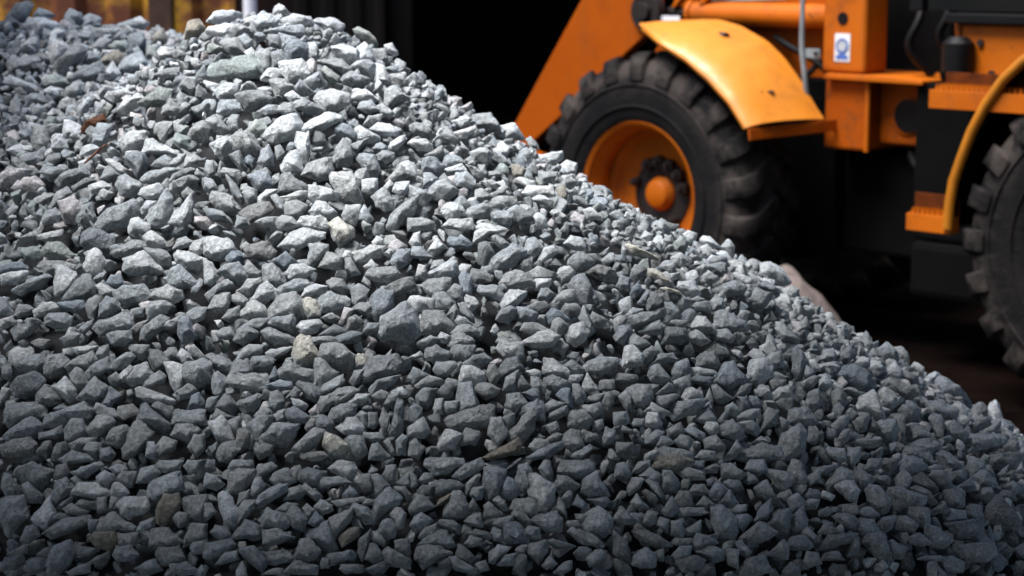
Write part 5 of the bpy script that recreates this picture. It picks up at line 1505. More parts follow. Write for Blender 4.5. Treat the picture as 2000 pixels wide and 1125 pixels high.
(1,900,8084,2036,-93,3,-24,63,122,7,16,-52,-67,-49),
(0,1289,6950,1525,-66,-40,-5,65,57,74,34,-42,-30,-72),
(0,-931,6171,1513,-62,-72,-27,37,44,63,52,-11),
(2,-480,6570,1780,-74,5,1,52,67,22,47,-36,-37,-45),
(0,-1692,6079,1349,-94,-18,41,58,61,-15,10,-40),
(0,2035,7231,1241,-76,10,8,76,69,-3,5,-80),
(2,-269,8104,2582,-92,41,4,75,93,-62,34,-72,-63,-9),
(1,234,6776,1797,-75,-11,-43,39,83,36,50,-24,-29,-53),
(0,-226,6955,2014,-66,-17,16,85,53,22,10,-81),
(0,318,6598,1660,-53,-42,-39,37,39,64,53,-15,-7,-62),
(0,1529,6424,1209,-139,-10,-52,29,68,20,128,-28),
(0,-376,6258,1548,-68,-9,33,73,48,-39,-32,-46),
(0,-1469,6664,1819,-61,17,3,65,60,-5,33,-54,-33,-42),
(1,82,6750,1823,-89,17,9,45,75,13,43,-46,-34,-35),
(0,1666,7034,1376,-110,-5,9,41,99,24,83,-19,-74,-38),
(0,-276,7731,2430,-74,40,-16,85,83,-56,37,-78,-55,-7),
(0,587,6861,1735,-92,-36,33,65,71,43,57,-18,-74,-56),
(2,-1593,6057,1352,-72,-17,-14,35,54,60,24,-56),
(2,-229,5995,1336,-62,17,-1,42,51,32,40,-47,-46,-27),
(0,-1953,7665,2371,-80,-2,-9,55,88,32,29,-49,-56,-48),
(0,1409,6768,1405,-110,7,31,48,67,16,50,-55,-7,-34),
(1,-255,6835,1942,-69,-7,-28,58,58,21,56,-40,-12,-49),
(3,502,7352,2035,-56,-40,-40,26,38,91,51,-9,-17,-85),
(0,-39,6218,1477,-63,28,-17,64,26,27,60,-57,6,-56),
(1,830,8501,2084,-68,30,-9,83,81,25,25,-83,-57,-53),
(0,306,6716,1738,-98,-16,-17,32,89,40,46,-29,-60,-37),
(1,-2499,10211,2958,-118,-16,9,79,116,30,58,-50,-80,-64),
(0,-1317,7454,2413,-63,15,-13,70,61,14,41,-63,-42,-40),
(0,-52,6111,1399,-47,2,-28,56,34,37,49,-36,-22,-52),
(1,-355,7142,2146,-50,-38,-26,69,34,57,51,-29,-11,-70),
(2,1439,7148,1521,-52,11,10,86,52,8,30,-68,-50,-44),
(2,-459,5951,1333,-87,-8,61,49,69,4,-28,-45),
(0,320,7240,2036,-50,76,2,75,56,-45,22,-88,-35,-22),
(1,2005,8580,1391,-68,21,47,78,90,42,31,-52,-76,-75),
(1,-773,6534,1759,-71,49,-16,48,72,-12,30,-60,-44,-10),
(0,-101,6001,1323,-59,17,29,51,53,-29,-26,-45),
(0,-327,7924,2536,-114,-29,64,74,79,-9,-38,-54),
(0,149,6540,1669,-67,14,34,55,58,-18,-19,-55),
(0,483,7210,1969,-89,-28,-1,46,111,34,47,-8,-60,-60),
(0,879,6561,1468,-60,-18,-17,61,38,31,63,-28,-24,-47),
(3,239,6271,1464,-56,-14,-16,69,62,-17,15,-53),
(1,-942,7953,2773,-78,19,0,65,85,-18,-15,-64),
(0,-796,5908,1334,-100,-20,-14,29,71,26,53,-26),
(0,-558,7794,2569,-82,-12,0,67,72,7,58,-39,-31,-48),
(0,-1389,7641,2530,-82,-39,-42,17,63,73,64,6,-18,-62),
(0,-348,6261,1547,-27,82,26,35,43,-31,-3,-67,-30,-47),
(0,435,6265,1413,-74,24,0,41,62,12,31,-53,-31,-24),
(0,1617,6727,1302,-79,-8,66,63,56,-19,-65,-49),
(1,-565,8717,2938,-72,54,21,79,73,-57,17,-83,-59,-14),
(0,-1626,6895,1970,-81,-37,-6,33,60,72,61,21,-14,-59),
(0,-292,7195,2165,-70,-36,-37,39,35,48,73,5,10,-48),
(0,1043,6886,1593,-42,84,43,31,38,-31,-16,-93),
(0,-1419,6873,1978,-71,-28,-14,32,91,70,43,10,-23,-69),
(0,-692,6888,2009,-91,-2,16,47,84,-5,-4,-44),
(3,-1064,6295,1592,-48,-6,-22,49,32,48,41,-37,-12,-54),
(0,127,6038,1320,-57,-14,7,61,57,-7,-14,-50),
(1,-90,7829,2409,-112,33,11,43,105,-19,3,-52),
(1,-1890,6683,1760,-35,-24,-19,65,56,43,21,-26,-32,-93),
(0,-1563,6220,1475,-75,-30,-15,23,54,58,56,3,-30,-50),
(0,1403,7382,1605,-100,22,-30,54,80,-6,61,-62,-20,-25),
(1,1314,7503,1687,-85,20,17,40,120,-10,39,-30,-93,-26),
(0,-136,6193,1472,-64,-41,2,67,62,-26),
(0,-436,6374,1637,-51,56,-5,74,48,-60,11,-78),
(6,655,7435,2014,-105,33,-51,49,83,-5,90,-50,-25,-25),
(0,157,6503,1641,-78,-10,18,46,64,26,23,-41,-42,-30),
(0,469,6667,1655,-68,-5,-27,34,59,33,55,-27,-51,-35),
(0,-52,7790,2381,-89,-10,59,58,96,45,19,-36,-70,-52),
(0,1144,7829,1859,-47,22,-14,81,66,6,5,-77,-46,-38),
(3,685,6562,1524,-67,-4,-26,35,59,34,46,-25,-22,-43),
(0,536,7327,2011,-73,-52,32,78,73,77,0,-54,-43,-75),
(0,1203,7327,1700,-55,-32,-8,79,67,-2,-17,-66),
(0,513,6141,1315,-47,21,35,56,29,-53,-32,-34),
(1,-532,7257,2246,-56,5,-13,58,47,24,55,-40,-47,-38),
(0,1145,6497,1362,-53,15,23,45,67,-4,19,-33,-56,-33),
(0,34,6072,1358,-51,-1,-5,43,47,33,27,-38,-34,-37),
(0,1354,7152,1565,-56,13,-7,67,66,-12,-14,-64),
(0,757,6894,1697,-48,-31,11,102,32,-12,28,-73),
(5,-235,6211,1497,-83,-61,-37,2,72,64,62,19,-29,-44),
(0,-725,6453,1704,-49,-29,-3,56,43,45,34,-22,-31,-59),
(1,1248,7432,1706,-53,49,16,70,51,-57,-15,-66),
(0,-629,5949,1350,-38,1,-20,45,40,34,29,-37,-31,-43),
(0,936,6755,1560,-90,-23,12,47,86,-5,-23,-34),
(0,213,6190,1412,-60,1,-50,28,48,26,55,-29,-34,-27),
(1,975,8396,2012,-75,21,-32,59,39,44,74,-38,-15,-62),
(3,-881,6653,1841,-57,-43,9,74,46,4,18,-45),
(0,97,8714,2498,-67,52,-10,77,53,6,62,-76,-35,-45),
(1,1162,6576,1400,-66,-11,-25,48,67,-1,36,-41),
(0,-1539,6296,1535,-51,22,-7,49,57,-9,-4,-53),
(0,242,6220,1428,-49,29,59,27,11,-46,-41,-17),
(0,1418,7888,1704,-81,5,31,51,79,-12,29,-35,-64,-32),
(0,431,6618,1637,-61,4,-44,48,85,-19,8,-37),
(1,817,7798,2047,-70,1,18,58,68,8,-11,-61),
(0,-611,7744,2561,-69,-24,-9,61,63,-4,38,-43),
(0,390,6339,1471,-67,-55,-7,38,57,37,36,-10),
(7,-716,6505,1740,-49,0,16,57,43,-31,-21,-39),
(0,751,6843,1669,-63,-12,11,59,53,-44,4,-33),
(1,-651,7172,2206,-47,-16,-15,47,35,35,44,-18,-17,-49),
(0,-495,6174,1497,-60,-16,-23,28,56,17,29,-28),
(0,-1417,7522,2443,-38,-20,-29,35,12,68,35,-21,16,-65),
(1,-356,6742,1893,-68,-7,29,42,57,1,-11,-38),
(0,799,6810,1635,-54,-26,31,64,47,23,-17,-57),
(1,1848,7931,1462,-60,-15,-26,46,53,31,26,-55),
(3,724,6498,1475,-45,19,40,38,27,-30,-21,-39),
(1,-488,7211,2209,-58,-9,5,43,54,10,2,-43),
(0,763,7461,1977,-77,-6,14,37,73,-9,-15,-30),
)
# size of the gaps' stones is drawn at random further down

def tint_of(tone, rnd):
    t = np.array(TONE[tone])*np.array([.985, 1.005, 1.015]); k = rnd.uniform(.86, 1.14); g = rnd.uniform(-.012, .012)
    return np.clip(t*k + np.array([g, 0, -g]), .01, .9)

VIEW = np.array([0., 0., 1.67])
SV, SF, ST, nv = [], [], [], 0
FRAMES = []
for k, row in enumerate(STONES):
    tone = 'gpdbnwykr'[row[0]]
    cen = np.array(row[1:4])/2000.; ab = np.array(row[4:], float).reshape(-1, 2)/5000.
    # broad side half towards the open yard, half with the lie of the slope
    out = VIEW - cen; out /= np.linalg.norm(out)
    nor = .6*out + .4*HN(cen[0], cen[1]); nor /= np.linalg.norm(nor)
    rnd = random.Random(k+900)
    X = np.cross([0, 0, 1.], nor); X /= np.linalg.norm(X); Y = np.cross(nor, X)
    FRAMES.append((cen, X, Y, nor, ab))
    bm = outline_stone(ab*GROW, k+1, 3 if k < 300 else 2)
    V, F = arrays(bm); bm.free()
    V = V @ np.stack([X, Y, nor])
    t = tint_of(tone, rnd)
    T = np.tile(t, (len(V), 1))
    if tone == 'y':                        # only one broken side of these is cream, the rest is common grey
        lw = V @ np.array([.25, -.35, .9]); T[lw < np.percentile(lw, 45)] = TONE['g']
    if k < 300:
        me = mesh_from('crushed_stone', V, F, T, [M['rock']])
        o = link(bpy.data.objects.new('crushed_stone', me)); o.location = cen
        tag(o, LABELS[k], 'stone', 'largest stones on the face of the heap')
    else:
        SV.append(V + cen); SF.append(F + nv); ST.append(T); nv += len(V)

# every other stone of the heap, over a base darkened to paint in the gap shade, as one pile
def in_poly(q, p):
    x, y = q[..., 0], q[..., 1]; r = np.zeros(x.shape, bool)
    for (x1, y1), (x2, y2) in zip(p, np.roll(p, -1, 0)):
        r ^= ((y1 > y) != (y2 > y)) & (x < (x2-x1)*(y-y1)/(y2-y1+1e-12)+x1)
    return r
def scatter(n, sizes, probs, gap, sink, off, rest=False):
    """stones dropped on the slope, only where the outlined stones leave room (sink = layer under them)"""
    x = RNG.uniform(*((-3.7, 3.3) if rest else (-2.2, 2.0)), n); y = RNG.uniform(*((1.5, 8.) if rest else (2.5, 5.8)), n); s = RNG.choice(sizes, n, p=probs)*RNG.uniform(.85, 1.15, n)
    z = H(x, y)
    face = np.where(y < 4.75, np.abs(x) < 1.25+.32*(y-3), np.abs(x+.9) < 1.6) & (y > 2.5) & (y < 5.8)
    ok = (z > -.01) & ~face if rest else (z > .03) & face
    x, y, z, s = x[ok], y[ok], z[ok], s[ok]
    P_ = np.stack([x, y, z], -1)
    if not sink:
        cov = np.zeros(len(x))
        a = np.linspace(0, 2*np.pi, 12, endpoint=False)
        ring = np.concatenate([[[0, 0]], np.stack([np.cos(a), np.sin(a)], -1), .5*np.stack([np.cos(a), np.sin(a)], -1)])
        for c, X, Y, Nn, ab in FRAMES:
            d = P_ - c
            j = np.nonzero((np.abs(d) < .11).all(1))[0]
            if not len(j): continue
            dj = d[j]; j2 = np.abs(dj @ Nn) < .06; j = j[j2]; dj = dj[j2]
            uv = np.stack([dj @ X, dj @ Y], -1)[:, None] + ring[None]*(s[j]*.8)[:, None, None]
            cov[j] += in_poly(uv, ab).mean(1)
        k = cov < ROOM
        P_, s = P_[k], s[k]
    cells = {}; keep = []
    for i_, (p, q) in enumerate(zip(P_, s)):
        a_, b_ = int(p[0]//.11), int(p[1]//.11); clash = False
        for u in (-1, 0, 1):
            for v in (-1, 0, 1):
                for p2, q2 in cells.get((a_+u, b_+v), ()):
                    if (p[0]-p2[0])**2 + (p[1]-p2[1])**2 < (gap*(q+q2))**2: clash = True; break
                if clash: break
            if clash: break
        if not clash:
            cells.setdefault((a_, b_), []).append((p, q)); keep.append((p[0], p[1], off, q))
    return keep
fill = np.array(scatter(60000, [.0105, .014, .018, .023], [.26, .28, .26, .20], .80, False, -.006)
                + scatter(16000, [.018, .023, .029], [.35, .35, .3], .64, True, -.031)
                + scatter(42000, [.018, .023, .029], [.3, .4, .3], .70, True, -.018, True))
print('fillers', len(fill))
PA = [proto_stone(s, 1) for s in range(26)]
PB = [proto_stone(s, 0) for s in range(26, 44)]
nrm = HN(fill[:, 0], fill[:, 1]); zz = H(fill[:, 0], fill[:, 1])
tones = list('gggggggggppppddddbnk')
for j, (fx, fy, fo, fs) in enumerate(fill):
    rnd = random.Random(j+5000)
    V, F = rnd.choice(PA if fo > -.01 else PB)
    q = np.array([rnd.gauss(0, 1) for _ in range(4)]); q /= np.linalg.norm(q)
    a, b, c, d = q
    Rm = np.array([[a*a+b*b-c*c-d*d, 2*(b*c-a*d), 2*(b*d+a*c)], [2*(b*c+a*d), a*a-b*b+c*c-d*d, 2*(c*d-a*b)], [2*(b*d-a*c), 2*(c*d+a*b), a*a-b*b-c*c+d*d]])
    p = np.array([fx, fy, zz[j]]) + nrm[j]*fo
    SV.append((V*(fs*1.08)) @ Rm.T + p); SF.append(F + nv); nv += len(V)
    ST.append(np.tile(tint_of(rnd.choice(tones), rnd), (len(V), 1)))
# stray stones round the foot of the heap
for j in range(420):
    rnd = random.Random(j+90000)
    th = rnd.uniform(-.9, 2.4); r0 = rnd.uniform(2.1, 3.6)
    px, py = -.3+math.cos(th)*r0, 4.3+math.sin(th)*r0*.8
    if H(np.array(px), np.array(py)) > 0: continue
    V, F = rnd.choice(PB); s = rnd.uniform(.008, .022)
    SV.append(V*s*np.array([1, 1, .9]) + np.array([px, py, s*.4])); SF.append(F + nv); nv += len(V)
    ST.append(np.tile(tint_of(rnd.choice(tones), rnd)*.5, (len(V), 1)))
nstone = sum(len(f) for f in SF)
gx, gy = np.meshgrid(np.linspace(-3.6, 3.2, 170), np.linspace(1.4, 8.2, 160))
gz = H(gx, gy); nn = HN(gx, gy)
G = np.stack([gx, gy, gz], -1) - nn*.078
G[..., 2] = np.maximum(G[..., 2], -.05)
G = G.reshape(-1, 3); w = 170
ii = np.arange(159)[:, None]*w + np.arange(169)[None]; ii = ii.ravel()
GF = np.concatenate([np.stack([ii, ii+1, ii+w+1], -1), np.stack([ii, ii+w+1, ii+w], -1)])
GF = GF[(G[GF][..., 2] > -.045).any(1)]
SV.append(G); SF.append(GF + nv); ST.append(np.full((len(G), 3), .2))
SF = np.concatenate(SF); mi = np.zeros(len(SF)); mi[nstone:] = 1
me = mesh_from('crushed_stone_heap', np.concatenate(SV), SF, np.concatenate(ST), [M['rock'], M['gap_base']], mi)
tag(link(bpy.data.objects.new('crushed_stone_heap', me)), 'heap of smaller grey crushed stones filling the slope between the big ones', 'gravel', None, 'stuff')

def on_heap(x, y, up=.0):
    return Vector((x, y, float(H(np.array(x), np.array(y))) + up))
bm = bmesh.new()
tw = [(-0.9031, 3.8834, 1.2538), (-0.8942, 3.8936, 1.2626), (-0.8843, 3.905, 1.2724), (-0.8751, 3.9147, 1.2813), (-0.8667, 3.9232, 1.2893)]
tube(bm, tw, [.0022, .003, .003, .0026, .0018], 8)
tube(bm, [Vector(tw[2]), Vector(tw[2])+Vector((.012, -.004, .012)), Vector(tw[2])+Vector((.03, -.006, .02))], [.0018, .0015, .0009], 6)
tag(mk('twig', bm, M['twig'], smooth=True), 'thin reddish brown twig lying on the stones in the left hollow', 'twig')

# ---------------------------------------------------------------- ground and surroundings
bm = bmesh.new()
bmesh.ops.create_grid(bm, x_segments=120, y_segments=120, size=45)
for v in bm.verts:
    v.co.y += 15
    d = (v.co.xy - Vector((1., 8.))).length
    v.co.z = -.012 + .02*noise.noise(v.co*.7)*max(0, 1-d/40)
tag(mk('ground', bm, M['ground'], smooth=True), kind='structure')

def mound(name, cx, cy, rx, ry, h, mat, label, cat, seed=0):
    bm = bmesh.new()
    bmesh.ops.create_grid(bm, x_segments=40, y_segments=40, size=1)
    for v in bm.verts:
        r = v.co.xy.length
        p = Vector((v.co.x*rx, v.co.y*ry, 0))
        z = h*max(0, 1-r)**.8
        z += (noise.noise(p*5+Vector((seed, 0, 0)))*.16 + noise.noise(p*15)*.06)*h*(1 if r < .95 else 0)
        v.co = (cx+p.x, cy+p.y, z-.03)
    return tag(mk(name, bm, mat, smooth=True), label, cat)
mound('dirt_mound', 1.08, 7.32, .46, .36, .50, M['mound'], 'pale brown dirt mound on the ground between the wheels', 'dirt mound', 3)

# rusty yellow container behind the left of the heap
ct = tag(empty('rusty_container', (-2.9, 10.6, 0)), 'rusty yellow steel container with a corrugated side behind the heap', 'container')
def corrugated(x0, x1, y, z0, z1, pitch=.28, depth=.05, th=.006):
    bm = bmesh.new()
    pts = []; x = x0
    while x < x1 - 1e-6:
        for dx, dy in ((0, 0), (.32, 0), (.5, 1), (.82, 1)):
            if x + dx*pitch < x1: pts.append((x+dx*pitch, y+dy*depth))
        x += pitch
    pts.append((x1, y))
    fr = [[bm.verts.new((px, py, z)) for px, py in pts] for z in (z0, z1)]
    bk = [[bm.verts.new((px, py+th, z)) for px, py in pts] for z in (z0, z1)]
    n = len(pts)
    for k in range(n-1):
        bm.faces.new((fr[0][k], fr[0][k+1], fr[1][k+1], fr[1][k]))
        bm.faces.new((bk[0][k+1], bk[0][k], bk[1][k], bk[1][k+1]))
        bm.faces.new((fr[1][k], fr[1][k+1], bk[1][k+1], bk[1][k]))
        bm.faces.new((fr[0][k+1], fr[0][k], bk[0][k], bk[0][k+1]))
    return bm
mk('side_panel', corrugated(-2.2, 1.06, -1.18, .14, 2.42), M['rusty'], ct)
mk('side_panel', corrugated(1.19, 1.50, -1.18, .14, 2.42), M['rusty'], ct)
bm = bmesh.new(); box(bm, 1.065, 1.185, -1.20, -1.10, .14, 2.42); mk('door_post', bm, M['rust_gap'], ct, bevel=.01)
bm = bmesh.new(); box(bm, -2.25, 1.55, -1.22, 1.22, .0, .135); mk('bottom_frame', bm, M['rust_gap'], ct, bevel=.01)
bm = bmesh.new(); box(bm, -2.25, 1.55, -1.22, 1.22, 2.425, 2.56); mk('roof', bm, M['rust_gap'], ct, bevel=.01)
bm = bmesh.new(); box(bm, -2.2, 1.5, -1.10, 1.18, .14, 2.42); mk('inner_wall', bm, M['rust_gap'], ct)
# white post at the container's corner
bm = bmesh.new(); tube(bm, [(-1.30, 9.25, 0), (-1.30, 9.25, 2.7)], .034, 16)
box(bm, -1.385, -1.215, 9.165, 9.335, 0, .02)
tag(mk('white_post', bm, M['white'], smooth=True), 'white painted post standing beside the rusty container', 'post')

# dark open-fronted shed behind the loader
sh = tag(empty('dark_shed', (3.0, 13.0, 0)), 'dark open-fronted shed behind the orange loader', 'shed')
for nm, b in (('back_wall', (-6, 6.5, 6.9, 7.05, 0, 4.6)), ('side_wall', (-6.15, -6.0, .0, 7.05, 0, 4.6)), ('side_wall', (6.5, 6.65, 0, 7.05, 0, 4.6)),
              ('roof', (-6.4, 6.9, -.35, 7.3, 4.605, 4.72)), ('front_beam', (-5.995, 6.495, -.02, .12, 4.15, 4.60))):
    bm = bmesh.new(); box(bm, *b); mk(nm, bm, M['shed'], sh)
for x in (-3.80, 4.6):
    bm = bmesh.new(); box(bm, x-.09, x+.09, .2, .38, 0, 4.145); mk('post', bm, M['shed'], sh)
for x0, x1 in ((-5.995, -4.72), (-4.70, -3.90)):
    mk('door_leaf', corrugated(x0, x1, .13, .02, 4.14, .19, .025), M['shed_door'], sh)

# ---------------------------------------------------------------- wheel loader
TH = R(46)
loader = tag(empty('wheel_loader', (1.19634, 8.80456, 0), R(180)-TH), 'orange wheel loader parked behind the stone heap', 'wheel loader')
O, OD = M['orange'], M['orange_dull']

def tyre_bm():
    bm = bmesh.new()
    half = [(.322, .17), (.335, .185), (.37, .196), (.45, .204), (.53, .198), (.572, .182), (.602, .155), (.613, .10), (.617, .0)]
    prof = [(r, y) for r, y in half] + [(r, -y) for r, y in half[-2::-1]]
    lathe(bm, prof, 88)
    # sidewall ribs
    for r in (.405, .50):
        lathe(bm, [(r-.007, .200), (r-.003, .2085), (r+.003, .2085), (r+.007, .200)], 88)
    nl = 22
    for side in (1, -1):
        for k in range(nl):
            a0 = 2*math.pi*(k + (.5 if side < 0 else 0))/nl
            st = [(.0, .642, .595, -.02, .052), (.07, .643, .595, .05, .056), (.135, .640, .585, .115, .064), (.178, .626, .56, .135, .068), (.207, .575, .525, .14, .064), (.2075, .545, .515, .14, .052)]
            rows = []
            for y, rt, rb, sh_, hw in st:
                row = []
                for r, s in ((rt, -1), (rt, 1), (rb, 1), (rb, -1)):
                    a = a0 + sh_ + s*hw*(1.0 if r == rt else 1.25)
                    row.append(bm.verts.new((r*math.cos(a), side*y, r*math.sin(a))))
                rows.append(row)
            for p, q in zip(rows, rows[1:]):
                for e in range(4):
                    bm.faces.new((p[e], p[(e+1) % 4], q[(e+1) % 4], q[e]))
            bm.faces.new(rows[0]); bm.faces.new(rows[-1][::-1])
    return bm

def rim_bm():
    bm = bmesh.new()
    lathe(bm, [(.318, .178), (.336, .190), (.338, .183), (.330, .172), (.316, .166), (.306, .150), (.300, .12), (.291, .112), (.289, .085), (.300, .078), (.298, .055),
               (.280, .052), (.270, .046), (.264, .035), (.260, .028), (.236, .018), (.13, .010), (.12, .02), (.0, .02)], 72)
    lathe(bm, [(.318, .178), (.305, -.10), (.318, -.19), (.25, -.19), (.20, -.08), (0, -.08)], 48)
    return bm

wheel0 = mk('wheel', rim_bm(), O, loader, smooth=True)
ty = mk('tyre', tyre_bm(), M['rubber'], wheel0, smooth=True, bevel=.006, seg=1, angle=50)
bm = bmesh.new(); lathe(bm, [(.080, .005), (.076, .035), (.068, .042), (.064, .058), (.054, .066), (.0, .068)], 40)
mk('hub', bm, O, wheel0, smooth=True)
bm = bmesh.new(); lathe(bm, [(.165, .010), (.160, .020), (.105, .028), (.080, .020)], 40)
mk('greasy_ring', bm, M['grease'], wheel0, smooth=True)
for k in range(8):
    bm = bmesh.new()
    a = R((62, 88, 114, 140, 166, 18, 232, 305)[k])
    tube(bm, [(.145*math.cos(a), .010, .145*math.sin(a)), (.145*math.cos(a), .055, .145*math.sin(a))], .030 if k < 5 else .022, 7)
    tube(bm, [(.145*math.cos(a), .05, .145*math.sin(a)), (.145*math.cos(a), .075, .145*math.sin(a))], .014, 8)
    mk('wheel_bolt', bm, M['grease'], wheel0, bevel=.003)
wheel0.location = (0, .70, .64)
for loc, fl in (((0, -.70, .64), True), ((-2.30, .70, .64), False), ((-2.30, -.70, .64), True)):
    w = wheel0.copy(); COL.objects.link(w); w.parent = loader; w.location = loc
    w.rotation_euler = (0, R(9) if not fl else 0, R(180) if fl else 0)
    for ch in list(wheel0.children):
        c = ch.copy(); COL.objects.link(c); c.parent = w

# front fenders: pressed sheet, crowned, with a lip and a folded rear flange
def resample(pts, n):
    pts = [Vector((p[0], p[1])) for p in pts]
    d = [0]
    for a, b in zip(pts, pts[1:]): d.append(d[-1]+(b-a).length)
    o = []
    for k in range(n):
        t = d[-1]*k/(n-1)
        j = max(0, min(len(pts)-2, next((q for q in range(len(d)-1) if d[q+1] >= t-1e-9), 0)))
        f = (t-d[j])/(d[j+1]-d[j]); o.append(pts[j].lerp(pts[j+1], f))
    return o
FO = [(-.085,1.366),(-.12,1.352),(-.192,1.328),(-.315,1.275),(-.439,1.198),(-.562,1.102),(-.625,1.030),(-.652,.996)]
FI = [(.30,1.383),(.20,1.404),(.03,1.416),(-.095,1.418),(-.222,1.392),(-.375,1.328),(-.473,1.255),(-.571,1.154),(-.647,1.054),(-.692,1.005)]
def fender_bm():
    ns, nv_ = 40, 16
    I = resample(FI, ns); Oo = resample(FO, ns)
    yi, yo = .45, .93
    rows = []
    for a, b in zip(I, Oo):
        row = []
        p0 = Vector((a.x, yi, a.y)); p2 = Vector((b.x, yo, b.y))
        out = Vector(((a.x+b.x)/2, 0, (a.y+b.y)/2-.64)).normalized()
        p1 = Vector((a.x*.42+b.x*.58, .86, a.y*.5+b.y*.5)) + out*.062
        for q in range(nv_):
            t = q/(nv_-1)
            row.append(p0*(1-t)**2 + p1*2*t*(1-t) + p2*t*t)
        # the nose is narrower than the rest and rounded
        f = len(rows)/(ns-1)
        if f < .16:
            w_ = math.sqrt(max(.10, 1-(1-f/.16)**2))
            mid = row[len(row)//2]; row = [mid + (q_-mid)*w_ for q_ in row]; p2 = row[-1]
        # rolled lip
        row.append(p2 + Vector((0, .004, 0)) - out*.012); row.append(p2 + Vector((0, -.004, 0)) - out*.026)
        rows.append(row)
    bm = bmesh.new()
    g = [[bm.verts.new(p) for p in r] for r in rows]
    for r, s in zip(g, g[1:]):
        for k in range(len(r)-1): bm.faces.new((r[k], r[k+1], s[k+1], s[k]))
    bmesh.ops.recalc_face_normals(bm, faces=bm.faces)
    bmesh.ops.solidify(bm, geom=bm.faces[:], thickness=.008)
    return bm
SPOTS = ((-.30,.67,1.36,.024), (-.565,.72,1.10,.020), (-.60,.60,1.11,.007), (-.585,.66,1.10,.005), (-.47,.62,1.26,.005), (-.40,.68,1.29,.004))
fb = fender_bm()
fe = mk('fender', fb, M['fender'], loader, smooth=True)
bm = bmesh.new()
v = [bm.verts.new(p) for p in ((-.660,.938,.990),(-.699,.385,1.000),(-.711,.385,1.002),(-.672,.938,.992),(-.668,.938,.940),(-.703,.385,.948),(-.715,.385,.950),(-.680,.938,.942))]
for f in ((0,1,2,3),(4,7,6,5),(0,4,5,1),(1,5,6,2),(2,6,7,3),(3,7,4,0)): bm.faces.new([v[q] for q in f])
mk('rear_flange', bm, OD, fe, bevel=.003)
from mathutils.bvhtree import BVHTree
skin = BVHTree.FromPolygons([v.co for v in fe.data.vertices], [p.vertices for p in fe.data.polygons])
for x_, y_, z_, s_ in SPOTS:
    hit = skin.find_nearest(Vector((x_, y_, z_)))[0]
    bm = bmesh.new(); bmesh.ops.create_icosphere(bm, subdivisions=2, radius=s_)
    for v in bm.verts:
        v.co = Vector((v.co.x*1.25, v.co.y*1.1, v.co.z*.55))*(1+.45*noise.noise(v.co*70 + Vector((x_*9, 0, 0)))) + hit
    mk('rust_spot', bm, M['grease'], fe, smooth=True)

# rear fenders: arched sheets with a pale rim tube
def arc_pts(r, a0, a1, n): return [(-2.30 + r*math.cos(R(a0+(a1-a0)*k/(n-1))), .64 + r*math.sin(R(a0+(a1-a0)*k/(n-1)))) for k in range(n)]
EDGE = [(-1.622,.665),(-1.627,.76),(-1.640,.85),(-1.672,.945),(-1.71,1.045),(-1.765,1.148),(-1.835,1.245),(-1.913,1.316),(-2.01,1.38),(-2.13,1.43),(-2.30,1.45),(-2.5,1.43),(-2.7,1.35),(-2.86,1.2)]
for sgn in (1, -1):
    bm = bmesh.new()
    a = [bm.verts.new((x, sgn*.90, z)) for x, z in EDGE]; b = [bm.verts.new((x, sgn*.47, z)) for x, z in EDGE]
    for k in range(len(EDGE)-1): bm.faces.new((a[k], a[k+1], b[k+1], b[k]))
    bmesh.ops.solidify(bm, geom=bm.faces[:], thickness=.008)
    rf = mk('rear_fender', bm, OD if sgn < 0 else M['black'], loader, smooth=True)
    bm = bmesh.new(); tube(bm, [(x, sgn*.905, z) for x, z in EDGE], .0205, 12)
    mk('rim_tube', bm, M['amber'], rf, smooth=True)

# lift arms
ARM = [(.62,1.80),(.80,1.495),(1.032,1.18),(1.27,.845),(1.55,.50),(1.85,.22),(1.98,.26),(1.95,.36),(1.66,.60),(1.45,.72),(1.121,.775),(.85,1.0),(.50,1.26),(.385,1.34),(.33,1.43),(.36,1.62),(.42,1.80)]
ARM = [(1.98,.24),(1.86,.18),(1.50,.44),(1.30,.62),(1.12,.79),(.80,1.02),(.50,1.25),(.36,1.35),(.31,1.45),(.33,1.60),(.40,1.72),(.62,1.76),(.80,1.495),(1.032,1.185),(1.27,.86),(1.62,.58),(1.95,.36)]
for sgn in (1, -1):
    bm = bmesh.new(); prism(bm, ARM, sgn*.36, sgn*.42)
    la = mk('lift_arm', bm, M['arm'], loader, bevel=.006)
    bm = bmesh.new(); tube(bm, [(.36, sgn*.40, 1.445), (.36, sgn*.452, 1.445)], .088, 28)
    tube(bm, [(.36, sgn*.452, 1.445), (.36, sgn*.475, 1.445)], .04, 20)
    mk('pivot_pin', bm, M['grease'], la, bevel=.004)
bm = bmesh.new(); tube(bm, [(1.12, -.355, .90), (1.12, .355, .90)], .07, 20); mk('cross_tube', bm, OD, loader, smooth=True)

# bucket
bm = bmesh.new()
prof = [(1.98,.16),(2.02,.62),(2.10,.74),(2.30,.80),(2.31,.785),(2.12,.72),(2.04,.60),(2.01,.20),(2.10,.07),(2.72,.04),(2.72,.025),(2.08,.045)]
prism(bm, [(x+.25, z*.7) for x, z in prof], -.92, .92)
bu = mk('bucket', bm, OD, loader, bevel=.004)
for y in (-.94, .925):
    bm = bmesh.new(); prism(bm, [(x+.25, z*.7) for x, z in ((2.0,.16),(2.02,.62),(2.10,.74),(2.30,.80),(2.70,.06),(2.10,.05))], y, y+.015); mk('side_plate', bm, OD, bu)

